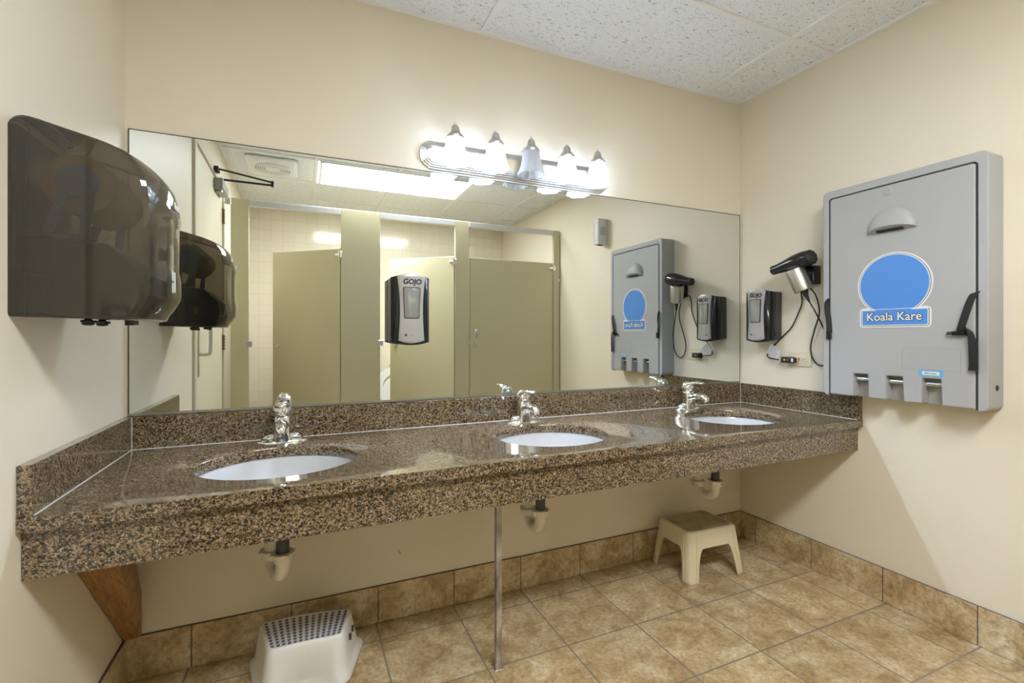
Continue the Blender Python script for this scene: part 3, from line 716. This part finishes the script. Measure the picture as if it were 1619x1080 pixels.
box(bm, -.07, .06, -.108, -.092, -.010, -.004, .002); box(bm, .04, .07, -.16, -.145, -.012, -.003); box(bm, .005, .02, -.165, -.150, -.014, -.003)
obj('paper_outlet', bm, black_mt, pt)
text('brand_lettering', 'Scott', .022, white_ink, cov, (-.014, -.2568, .272), off=.0008, sx=.9)
bm = BM()
for zc_ in (.102, .074):
    P_ = [(-.052 + .0045 * cos(q) * (1), -.2568, zc_ + .012 * sin(q)) for q in [2 * pi * k / 24 for k in range(25)]]
    tube(bm, P_, .0007, 6)
for x_ in (-.040, -.034):
    tube(bm, [(x_, -.2577, .064), (x_, -.2577, .112)], .0006, 6)
obj('printed_marks', bm, white_ink, cov)

# ------------------------------------------------------------------ baby changing station (right wall); local x runs away from the back wall
# local origin: near-mirror bottom corner at the wall
ks = thing('changing_station', 'large grey wall mounted baby changing station on the right wall', 'changing station', (W, -.535, .872), RIGHT)
KW, KH, KD = .571, .915, .105
bm = BM()   # inverted U surround, full depth
ou = rrect(0, KW, 0, KH, [.022, .022, .022, .022], 6)
# outline order: bottom right corner first, then top right, top left, bottom left
i0, i1 = .031, KW - .034
poly = [(x, z) for x, z in ou] + [(i0 - .004, .0), (i0 - .004, KH - .033 - .01), (i0 + .006, KH - .033), (i1 - .006, KH - .033), (i1 + .004, KH - .043), (i1 + .004, .0)]
prism(bm, poly, 0, -KD); fr = rounded(obj('surround', bm, koala_pl, ks, smooth=True, ang=30), .0065)
bm = BM(); box(bm, i0 - .002, i1 + .002, -.055, -.001, .003, KH - .03); obj('back_tray', bm, koala_pl, ks, smooth=False)
# folded bed panel with three hinge notches
bm = BM(); zt = KH - .037; zb = .006
notches = [(.130, .187), (.254, .313), (.377, .436)]
poly = [(i0 + .001, zb)]
for a, b in notches: poly += [(a, zb), (a + .001, .104), (b, .104), (b + .004, zb)]
poly += [(i1 - .001, zb)] + [(x, z) for x, z in rrect(i0 + .001, i1 - .001, zb, zt, [0, .012, .012, 0], 5)[1:-1]]
prism(bm, poly, -.056, -KD - .002); bed = rounded(obj('bed_panel', bm, koala_pl, ks, smooth=True, ang=30), .006)
bm = BM(); box(bm, i1 - .0005, i1 + .0035, -.1035, -.06, .004, zt); box(bm, i0 - .0035, i0 + .0005, -.1035, -.06, .004, zt); box(bm, i0 - .003, i1 + .003, -.1035, -.06, zt - .003, zt + .0038); obj('dark_seam', bm, seam_mat, ks, smooth=False)
for a, b in notches:
    bm = BM(); cyl(bm, (a + .001, -.082, .082), (b, -.082, .082), .0085, n=16); r_ = obj('hinge_rod', bm, M('bright steel rod', (.75, .75, .74), .25, .9), ks)
bm = BM()
for x in (.245, .28): cyl(bm, (x, -.06, .7), (x, -.0605, .7), .001, n=6)
bm.free()
# hood shaped handle
bm = BM(); hc = .276; hz = .686; n = 28; m_ = 12; rows = []
for j in range(m_ + 1):
    ph = pi / 2 * j / m_; row = []
    for i in range(n + 1):
        t = pi * i / n
        row.append((hc - .088 * cos(t) * cos(ph) if True else 0, -KD - .0015 - .036 * sin(ph) * 1.0, hz + .098 * sin(t) * cos(ph)))
    rows.append(row)
rs = [[bm.verts.new(p) for p in r] for r in rows[:-1]]
tipv = bm.verts.new((hc, -KD - .0375, hz))
for a, b in zip(rs, rs[1:]):
    for i in range(n): bm.faces.new((a[i], a[i + 1], b[i + 1], b[i]))
for i in range(n): bm.faces.new((rs[-1][i], rs[-1][i + 1], tipv))
# tilted underside
und = [r[0] for r in rs] + [tipv] + [r[-1] for r in rs[::-1]]
bm.faces.new(und); 
for v in bm.verts:
    k = -(v.co.y + KD); v.co.z += k * .55 * (1 - min(1, (v.co.z - hz) / .1))
hood = obj('handle_hood', bm, koala_pl, bed, ang=40)
bm = BM(); 
for z_, y_ in ((hz + .0012, -KD - .006),):
    pts = rrect(hc - .048, hc + .048, -.0075, .0075, .006)
    # lies on the tilted underside
    a = [(x, -KD - .015 - q * .86, hz + .0055 + q * .5 - .0012) for x, q in pts]; b = [(x, y, z + .0022) for x, y, z in a]; loft(bm, [a, b])
obj('grip_slot', bm, ink, hood)
bm = BM(); lathe(bm, [(.020, 0), (.017, -.0015), (.010, -.0022), (.001, -.0024)], c=(.262, -KD - .002, KH - .062), ax='y', n=24); obj('round_boss', bm, koala_pl, bed, ang=60)
bm = BM(); cyl(bm, (KW + .0, -.048, .083), (KW + .0015, -.048, .083), .010, n=20); obj('side_screw', bm, seam_mat, ks)
# badge
bd = .283; F = -KD - .002
def badge(g, y0, y1, mat, nm, parent):
    bm = BM()
    prism(bm, [(x, z) for x, z in rrect(.163 - g, .404 + g, .303 - g, .372 + g, .004 + max(g, 0))], y0, y1)
    o1 = obj(nm, bm, mat, parent, smooth=False)
    return o1
bz = .302; top = .598 - .125
def badge_layers():
    layers = [(.010, badge_white, .0020, 'badge_rim'), (.0045, ink, .0024, 'badge_line'), (.0025, badge_white, .0028, 'badge_border'), (-.001, badge_blue, .0032, 'badge_field')]
    plateo = None
    for g, mt, th, nm in layers:
        bm = BM(); prism(bm, ellipse(bd, top, .122 + g, .120 + g * .9, 64), F, F - th)
        q0, q1 = .169 - g, .399 + g
        prism(bm, rrect(q0, q1, .310 - g, .371 + g, .004 + max(g, 0)), F, F - th - .0001)
        o = obj(nm, bm, mt, bed if plateo is None else plateo, smooth=False)
        if plateo is None: plateo = o
    return plateo
bg = badge_layers(); bg['label'] = 'round blue logo badge'
# a line separating the banner from the oval
bm = BM(); box(bm, .166, .402, F - .0036, F - .003, .3735, .3755); obj('banner_line', bm, badge_white, bg, smooth=False)
for k in range(8):
    o_ = text('lettering_outline', 'Koala Kare', .0465, ink, bg, (.2835 + .0021 * cos(k * pi / 4), F - .0037, .3425 + .0021 * sin(k * pi / 4)), off=.0006, sx=.93, depth=.0002)
    if k: bm.from_mesh(o_.data); me_ = o_.data; bpy.data.objects.remove(o_); bpy.data.meshes.remove(me_)
    else: first_ = o_; bm = BM(); bm.from_mesh(o_.data)
bm.to_mesh(first_.data); bm.free()
text('badge_lettering', 'Koala Kare', .0465, white_ink, bg, (.2835, F - .0045, .3425), off=.0006, sx=.93, depth=.0004)
# embossed notice and blue sticker
bm = BM(); x0, x1, z0, z1 = .313, .497, .137, .219
for q in ((x0, x1, z0, z0 + .001), (x0, x1, z1 - .001, z1), (x0, x0 + .001, z0, z1), (x1 - .001, x1, z0, z1)): box(bm, q[0], q[1], F - .0007, F + .0005, q[2], q[3])
obj('embossed_notice', bm, M('grey moulded ridge', (.33, .33, .33), .5), bed, smooth=False)
bm = BM()
for r_i in range(6):
    x = x0 + .012
    while x < x1 - .02:
        l = random.uniform(.006, .018); box(bm, x, min(x + l, x1 - .008), F - .0005, F + .0005, z1 - .018 - r_i * .0105, z1 - .0155 - r_i * .0105); x += l + .004
obj('embossed_lines', bm, koala_pl, bed, smooth=False)
bm = BM(); prism(bm, rrect(.368, .445, .112, .136, .002), F, F - .0008); st = obj('blue_sticker', bm, sky_blue, bed, smooth=False)
bm = BM(); prism(bm, rrect(.380, .433, .118, .131, .002), F - .0007, F - .0011); obj('sticker_field', bm, badge_white, st, smooth=False)
text('sticker_lettering', 'Microban', .0115, ink, st, (.4065, F - .0014, .1245), sx=.9, depth=.0002)
# straps
def strap(bm, pts, wdir, hw=.0125, th=.0012):
    P = smoothpath(pts, 6); n_ = len(P); rings = []
    for i, p in enumerate(P):
        wv = Vector(wdir[0]).lerp(Vector(wdir[1]), i / (n_ - 1)).normalized() * hw; p = Vector(p)
        dd = (Vector(P[min(i + 1, n_ - 1)]) - Vector(P[max(i - 1, 0)])).normalized(); nn = dd.cross(wv).normalized() * th
        rings.append([tuple(p + wv + nn), tuple(p - wv + nn), tuple(p - wv - nn), tuple(p + wv - nn)])
    loft(bm, rings)
web = noisy(M('black nylon webbing', (.014, .014, .015), .7), 500, .3, .001)
bm = BM(); strap(bm, [(i1 + .002, -.098, .425), (i1 - .006, -.116, .405), (i1 - .022, -.121, .345), (i1 - .036, -.119, .292), (i1 - .040, -.112, .282)], [(1, 0, .25), (1, 0, .2)])
obj('strap', bm, web, ks, ang=60)
bm = BM(); strap(bm, [(i1 - .030, -.112, .276), (i1 - .018, -.120, .290), (i1 - .008, -.124, .280), (i1 - .003, -.122, .24), (i1 - .002, -.118, .18), (i1 - .003, -.114, .143)], [(.6, .3, -1), (1, 0, 0)])
strap(bm, [(i1 - .003, -.118, .155), (i1 - .003, -.1185, .143)], [(1, 0, 0), (1, 0, 0)], th=.0022)
obj('strap', bm, web, ks, ang=60)
bm = BM(); box(bm, i1 - .062, i1 - .022, -.124, -.113, .268, .283, .002, 1)
for k in range(3): box(bm, i1 - .078, i1 - .06, -.122 + k * .003, -.120 + k * .003, .270 + k * .004, .273 + k * .004)
obj('buckle', bm, black_pl, ks)
bm = BM(); strap(bm, [(i0 - .004, -.098, .435), (i0 - .007, -.113, .415), (i0 - .003, -.117, .375), (i0 + .001, -.113, .33), (i0 + .002, -.112, .30), (i0 + .002, -.111, .28)], [(.25, 1, 0), (1, .3, 0)], hw=.011)
obj('strap', bm, web, ks, ang=60)
bm = BM(); box(bm, i0 - .008, i0 + .012, -.120, -.109, .250, .288, .002, 1); obj('buckle', bm, black_pl, ks)

# ------------------------------------------------------------------ air freshener (seen in the mirror)
af = thing('air_freshener', 'small white air freshener box high on the right wall, seen in the mirror', 'air freshener', (W, -1.328, 1.882), RIGHT)
bm = BM(); box(bm, -.036, .036, -.093, 0, 0, .208, .006, 2); obj('housing', bm, cream_box, af)
bm = BM()
for k in range(9): box(bm, -.0372, -.036, -.072, -.022, .075 + k * .0075, .078 + k * .0075)
obj('side_grille', bm, M('grey slots', (.25, .26, .25), .6), af, smooth=False)
bm = BM()
for q in ((-.026, .026, .030, .032), (-.026, .026, .176, .178), (-.027, -.025, .030, .178), (.025, .027, .030, .178)): box(bm, q[0], q[1], -.0938, -.0925, q[2], q[3])
obj('front_seam', bm, pale_ink, af, smooth=False)
bm = BM(); box(bm, -.015, .015, -.07, -.03, -.006, .001, .002, 1); obj('nozzle', bm, seam_mat, af)

# ------------------------------------------------------------------ hair dryer, holder, outlet; local x = distance from the back wall
hd = thing('dryer_holder', 'brushed steel hair dryer holder ring on the right wall', 'holder', (W, -.41, 1.40), RIGHT)
ax0 = Vector((.018, -.078, -.045)); ax1 = Vector((-.012, -.104, .058))
bm = BM(); dv = (ax1 - ax0).normalized()
tube(bm, [tuple(ax0), tuple(ax0 + dv * .002), tuple(ax1 - dv * .002), tuple(ax1), tuple(ax1 - dv * .001), tuple(ax0 + dv * .003)], [.038, .040, .042, .041, .037, .035], 36, cap=False)
obj('holder_sleeve', bm, satin, hd)
bm = BM(); box(bm, .0, .05, -.05, 0, -.015, .075, .006); box(bm, .006, .036, -.075, -.04, .0, .045, .004); obj('wall_bracket', bm, black_pl, hd)
dr = thing('hair_dryer', 'black hair dryer resting in the steel holder on the right wall', 'hair dryer', (W, 0, 0), RIGHT)
tip = Vector((.278, -.098, 1.468)); rear = Vector((.482, -.098, 1.508)); dv2 = (rear - tip)
bm = BM()
ts = [0, .0, .03, .12, .30, .48, .62, .78, .90, .97]; rr = [.012, .0225, .0235, .024, .028, .035, .0395, .0405, .038, .034]
tube(bm, [tuple(tip + dv2 * t) for t in ts[1:]], rr[1:], 32)
barrel = obj('barrel', bm, black_pl, dr, ang=50)
bm = BM(); tube(bm, [tuple(tip - dv2 * .004), tuple(tip + dv2 * .01)], [.0185, .0185], 24); obj('nozzle_mouth', bm, seam_mat, barrel)
bm = BM(); tube(bm, [tuple(tip + dv2 * t) for t in (.96, .99, 1.02)], [.035, .033, .027], 28); g_ = obj('rear_grille', bm, seam_mat, barrel)
bm = BM(); dn = dv2.normalized(); sxv = dn.cross(Vector((0, 0, 1))).normalized(); upv = sxv.cross(dn)
for k in range(-3, 4):
    w_ = math.sqrt(max(0, .036 ** 2 - (k * .009) ** 2)); c_ = tip + dv2 * .985
    for (u_, v_) in ((sxv, upv), (upv, sxv)):
        a_ = c_ + u_ * k * .009; tube(bm, [tuple(a_ - v_ * w_ - dn * .004), tuple(a_ - v_ * w_ * .6 + dn * .006), tuple(a_ + v_ * w_ * .6 + dn * .006), tuple(a_ + v_ * w_ - dn * .004)], .0018, 6)
obj('grille_bars', bm, black_pl, barrel)
bm = BM(); tube(bm, [(.395, -.102, 1.478), (.405, -.096, 1.44), (.425, -.082, 1.375), (.432, -.077, 1.345), (.438, -.072, 1.325), (.446, -.066, 1.30)], [.022, .021, .020, .014, .008, .005], 20)
obj('handle', bm, black_mt, dr)
bm = BM(); tube(bm, [(.432 + .011 * cos(q), -.078, 1.322 + .011 * sin(q)) for q in [2 * pi * k / 20 for k in range(20)]], .0012, 6); obj('hanging_loop', bm, black_mt, dr)
cp = [(.446, -.066, 1.30), (.468, -.055, 1.25), (.500, -.040, 1.16), (.508, -.028, 1.06), (.488, -.018, 1.005), (.455, -.012, .997), (.425, -.012, 1.03), (.418, -.014, 1.09), (.440, -.018, 1.17), (.465, -.022, 1.25), (.452, -.028, 1.33), (.41, -.03, 1.385), (.378, -.022, 1.39), (.369, -.014, 1.35), (.370, -.010, 1.30), (.345, -.010, 1.235), (.315, -.010, 1.18), (.27, -.012, 1.135), (.232, -.018, 1.095), (.200, -.022, 1.055), (.190, -.024, 1.032), (.205, -.026, 1.020), (.235, -.030, 1.018), (.262, -.034, 1.014)]
bm = BM(); tube(bm, smoothpath(cp, 7), .0034, 8); obj('cord', bm, black_mt, dr)
bm = BM(); a_ = Vector((.205, -.030, 1.074)); e1 = Vector((.055, .0, -.042)); e2 = Vector((.015, -.004, .024))
q_ = [a_ - e2, a_ + e1 - e2, a_ + e1 + e2, a_ + e2]; loft(bm, [[tuple(v) for v in q_], [tuple(v + Vector((0, -.0006, 0))) for v in q_]])
tg = obj('warning_tag', bm, paper_tag, dr, smooth=False); tg['label'] = 'white paper warning tag'
bm = BM()
for k in range(7):
    s_ = a_ + e2 * (.75 - k * .25) + e1 * .1 + Vector((0, -.0009, 0)); t_ = s_ + e1 * random.uniform(.6, .8); o_ = e2 * .035
    q_ = [s_ - o_, t_ - o_, t_ + o_, s_ + o_]; loft(bm, [[tuple(v) for v in q_], [tuple(v + Vector((0, -.0003, 0))) for v in q_]])
obj('tag_print', bm, M('grey print', (.35, .30, .32), .6), tg, smooth=False)
wo = thing('wall_outlet', 'ivory electrical outlet plate on the right wall below the hair dryer', 'outlet', (W, -.356, 1.0215), RIGHT)
bm = BM(); prism(bm, rrect(-.057, .057, -.035, .035, .004), 0, -.006, .002); obj('cover_plate', bm, switch_mat, wo)
bm = BM(); prism(bm, rrect(-.034, .034, -.017, .017, .002), -.006, -.008, .0008); fc = obj('receptacle', bm, M('ivory receptacle', (.75, .68, .50), .3), wo)
bm = BM()
for (xa, za) in ((.018, .006), (.018, -.005), (.026, 0)): box(bm, xa - .0035, xa + .0035, -.0085, -.0075, za - .001, za + .001)
obj('outlet_slots', bm, ink, fc, smooth=False)
bm = BM()
box(bm, -.0035, .0015, -.0095, -.0075, -.007, .007); obj('reset_button', bm, red_mat, fc, smooth=False)
pg = thing('power_plug', 'black safety plug of the hair dryer in the ivory outlet', 'plug', (W, -.325, 1.016), RIGHT)
bm = BM(); box(bm, -.045, .010, -.045, -.0085, -.015, .015, .004); box(bm, .008, .022, -.040, -.014, -.012, .012, .002); obj('plug_body', bm, black_mt, pg)
bm = BM(); box(bm, -.026, -.020, -.0462, -.044, -.004, .004); obj('test_button', bm, yellow_mat, pg, smooth=False)
bm = BM(); box(bm, -.010, -.004, -.0462, -.044, -.004, .004); obj('reset_button', bm, red_mat, pg, smooth=False)
bm = BM(); box(bm, .010, .020, -.0412, -.0395, -.009, .009); obj('label_strip', bm, paper_tag, pg, smooth=False)

# ------------------------------------------------------------------ cream stool
cs = thing('step_stool', 'square cream plastic stool in the corner by the right wall', 'stool', (2.312, -.172, 0), R(-2))
def per(hx, hy, r, n=200):
    """points of a rounded rectangle by arc length, starting at the middle of the +x side, with the side or corner each lies on"""
    sx, sy = 2 * (hx - r), 2 * (hy - r); arc = pi / 2 * r; out = []
    segs = [('s', sy / 2, 0), ('c', arc, 0), ('s', sx, 1), ('c', arc, 1), ('s', sy, 2), ('c', arc, 2), ('s', sx, 3), ('c', arc, 3), ('s', sy / 2, 4)]
    tot = sum(s[1] for s in segs)
    for k in range(n):
        u = k / n * tot; acc = 0
        for ty, ln, q in segs:
            if u <= acc + ln or (ty, q) == ('s', 4): break
            acc += ln
        w_ = u - acc
        if ty == 's':
            if q == 0: p_ = (hx, w_)
            elif q == 1: p_ = (hx - r - w_, hy)
            elif q == 2: p_ = (-hx, hy - r - w_)
            elif q == 3: p_ = (-hx + r + w_, -hy)
            else: p_ = (hx, -hy + r + w_)
        else:
            cc = [(hx - r, hy - r), (-hx + r, hy - r), (-hx + r, -hy + r), (hx - r, -hy + r)][q]; t = q * pi / 2 + w_ / r
            p_ = (cc[0] + r * cos(t), cc[1] + r * sin(t))
        out.append(p_)
    return out
bm = BM(); n = 240; rowsN = 16
P0 = per(.146, .112, .030, n); P1 = per(.172, .140, .034, n); SH = .228
def arch(x, y):
    # opening height above the floor on each side, zero at the legs
    ax = abs(x) / .172; ay = abs(y) / .140
    d_ = min(1 - 0, 1) 
    if abs(abs(y) - .140) < .012: q = 1 - abs(x) / .118
    elif abs(abs(x) - .172) < .012: q = 1 - abs(y) / .088
    else: q = -1
    if q <= 0: return 0
    return .150 * min(1, (1 - (1 - min(1, q / .32)) ** 2.6) ** .55)
cols = []
for (a0, b0), (a1, b1) in zip(P0, P1):
    zb_ = arch(a1, b1); c_ = []
    for j in range(rowsN + 1):
        z = SH - .012 - (SH - .012 - zb_) * j / rowsN; f_ = (SH - z) / SH
        x = a0 + (a1 - a0) * f_; y = b0 + (b1 - b0) * f_
        c_.append((x, y, z))
    cols.append(c_)
for ph, dz_, ins in ((0, 0, 0), (1, .007, .0025), (2, .0105, .006), (3, .012, .012)):
    pass
rings = []
for ins, z in ((.028, SH - .0025), (.016, SH - .0025), (.014, SH), (.010, SH), (.004, SH - .003), (.001, SH - .007)):
    rings.append([(x * (1 - ins / .146), y * (1 - ins / .112), z) for x, y in P0])
rs = [[bm.verts.new(p) for p in r] for r in rings]
for j in range(rowsN + 1): rs.append([bm.verts.new(cols[i][j]) for i in range(n)])
for a, b in zip(rs, rs[1:]):
    for i in range(n): bm.faces.new((a[i], a[(i + 1) % n], b[(i + 1) % n], b[i]))
bm.faces.new(rs[0])
o = obj('stool_shell', bm, cream_pl, cs, ang=60)
md = o.modifiers.new('thickness', 'SOLIDIFY'); md.thickness = .005; md.offset = -1
bm = BM(); prism(bm, [(x * .885, y * .855) for x, y in P0[::6]], 0, .0012)
bmesh.ops.rotate(bm, verts=bm.verts[:], cent=(0, 0, 0), matrix=Matrix.Rotation(pi / 2, 3, 'X')); bmesh.ops.translate(bm, verts=bm.verts[:], vec=(0, 0, SH - .0012)); obj('soiled_top', bm, dirty_pl, cs)['label'] = 'soiled brownish top surface'
# raised rails down each leg
for q in range(4):
    bm = BM()
    sx_, sy_ = ((1, 1), (-1, 1), (-1, -1), (1, -1))[q]
    for (ux, uy) in ((.86, 1.0), (1.0, .82)):
        pts = []
        for j in range(9):
            f_ = .08 + .88 * j / 8; hx = .146 + .026 * f_; hy = .112 + .028 * f_
            if uy == 1.0: p_ = (sx_ * (hx - .040), sy_ * (hy + .0008))
            else: p_ = (sx_ * (hx + .0008), sy_ * (hy - .040))
            pts.append((p_[0], p_[1], SH * (1 - f_)))
        tube(bm, pts, .0022, 6)
    obj('leg_rib', bm, cream_pl, cs)

# ------------------------------------------------------------------ white dotted stool
ws = thing('step_stool', 'low white plastic step stool with purple grey dots on its top', 'stool', (.548, -.20, 0), 0)
HS = .155
topq = [(.401, -.107), (.698, -.140), (.656, -.286), (.438, -.279)]; botq = [(.367, -.066), (.740, -.098), (.670, -.305), (.415, -.300)]
def quadring(q, r, curve_back, curve_front, z, off=0, k=10, kc=8):
    """rounded quad with bowed back and front edges; q = back-left, back-right, front-right, front-left"""
    P = [Vector((x - .548, y + .20)) for x, y in q]; c = sum(P, Vector((0, 0))) / 4
    P = [p + (p - c).normalized() * off for p in P]; out = []
    for i in range(4):
        a, b, nx = P[i], P[(i + 1) % 4], P[(i + 2) % 4]
        d1 = (b - a).normalized(); d2 = (nx - b).normalized(); pr_ = P[i - 1]; d0 = (a - pr_).normalized()
        s_, e_ = a + d1 * r, b - d1 * r; nrm = Vector((-d1.y, d1.x)); bow = {0: curve_back, 2: curve_front}.get(i, 0)
        for j in range(k + 1):
            u = j / k; out.append(s_.lerp(e_, u) + nrm * bow * (1 - (2 * u - 1) ** 2))
        s2 = b + d2 * r
        for j in range(1, kc):
            u = j / kc; out.append((1 - u) ** 2 * e_ + 2 * u * (1 - u) * b + u * u * s2)
    return [(p.x, p.y, z) for p in out]
bm = BM(); rings = [quadring(topq, .022, .010, -.004, HS - .001, -.012), quadring(topq, .024, .012, -.004, HS, -.005), quadring(topq, .028, .012, -.004, HS - .004, .001), quadring(topq, .03, .012, -.004, HS - .014, .005)]
def lerpq(f_): return [(a[0] + (b[0] - a[0]) * f_, a[1] + (b[1] - a[1]) * f_) for a, b in zip(topq, botq)]
for z, f_, o_, fb in ((.11, .22, .003, -.008), (.07, .42, .003, -.016), (.045, .55, .003, -.024), (.032, .66, .004, -.030), (.022, .86, .006, -.036), (.012, 1.0, .007, -.038), (.002, 1.0, .008, -.038)):
    rings.append(quadring(lerpq(f_), .035, .012, fb, z, o_))
rings_b = []
loft(bm, rings, True, False)
o = obj('stool_shell', bm, white_pl, ws, ang=50); md = o.modifiers.new('thickness', 'SOLIDIFY'); md.thickness = .004; md.offset = -1
bm = BM()
for i in range(13):
    for j in range(9):
        u = .06 + .88 * i / 12; v = .10 + .80 * j / 8
        BL, BR, FR_, FL2 = [Vector(p) for p in topq]; a = BL.lerp(BR, u); b = FL2.lerp(FR_, u); p_ = a.lerp(b, v); p_.y += .008 * (1 - (2 * u - 1) ** 2) * (1 - v)
        lathe(bm, [(.0054, HS - .0012), (.0054, HS + .0010), (.0045, HS + .0014)], c=(p_.x - .548, p_.y + .20, 0), n=12)
obj('grip_dots', bm, dot_mat, ws)['label'] = 'grid of purple grey rubber dots'
for v, z in ((.42, .117), (.68, .114)):
    bm = BM(); a = Vector(topq[1]).lerp(Vector(topq[2]), v); c_ = (a.x - .548 + .0155, a.y + .20, z)
    loft(bm, [[(c_[0] - .004, c_[1] + q0, c_[2] + q1) for q0, q1 in rrect(-.0035, .0035, -.011, .011, .003)], [(c_[0] + .003, c_[1] + q0, c_[2] + q1) for q0, q1 in rrect(-.0035, .0035, -.011, .011, .003)]])
    obj('slot_shade', bm, seam_mat, ws)  # solid dark block painting the shade inside an open handle hole

# small chip mark in the paint below the counter
bm = BM(); prism(bm, [(-.006, .010), (-.002, .012), (.008, -.008), (.004, -.011)], 0, -.0006)
tag(obj('paint_chip', bm, M('bare plaster', (.40, .33, .22), .8), loc=(.893, 0, .262), smooth=False), 'small paint chip on the wall left of the metal pole', 'mark')
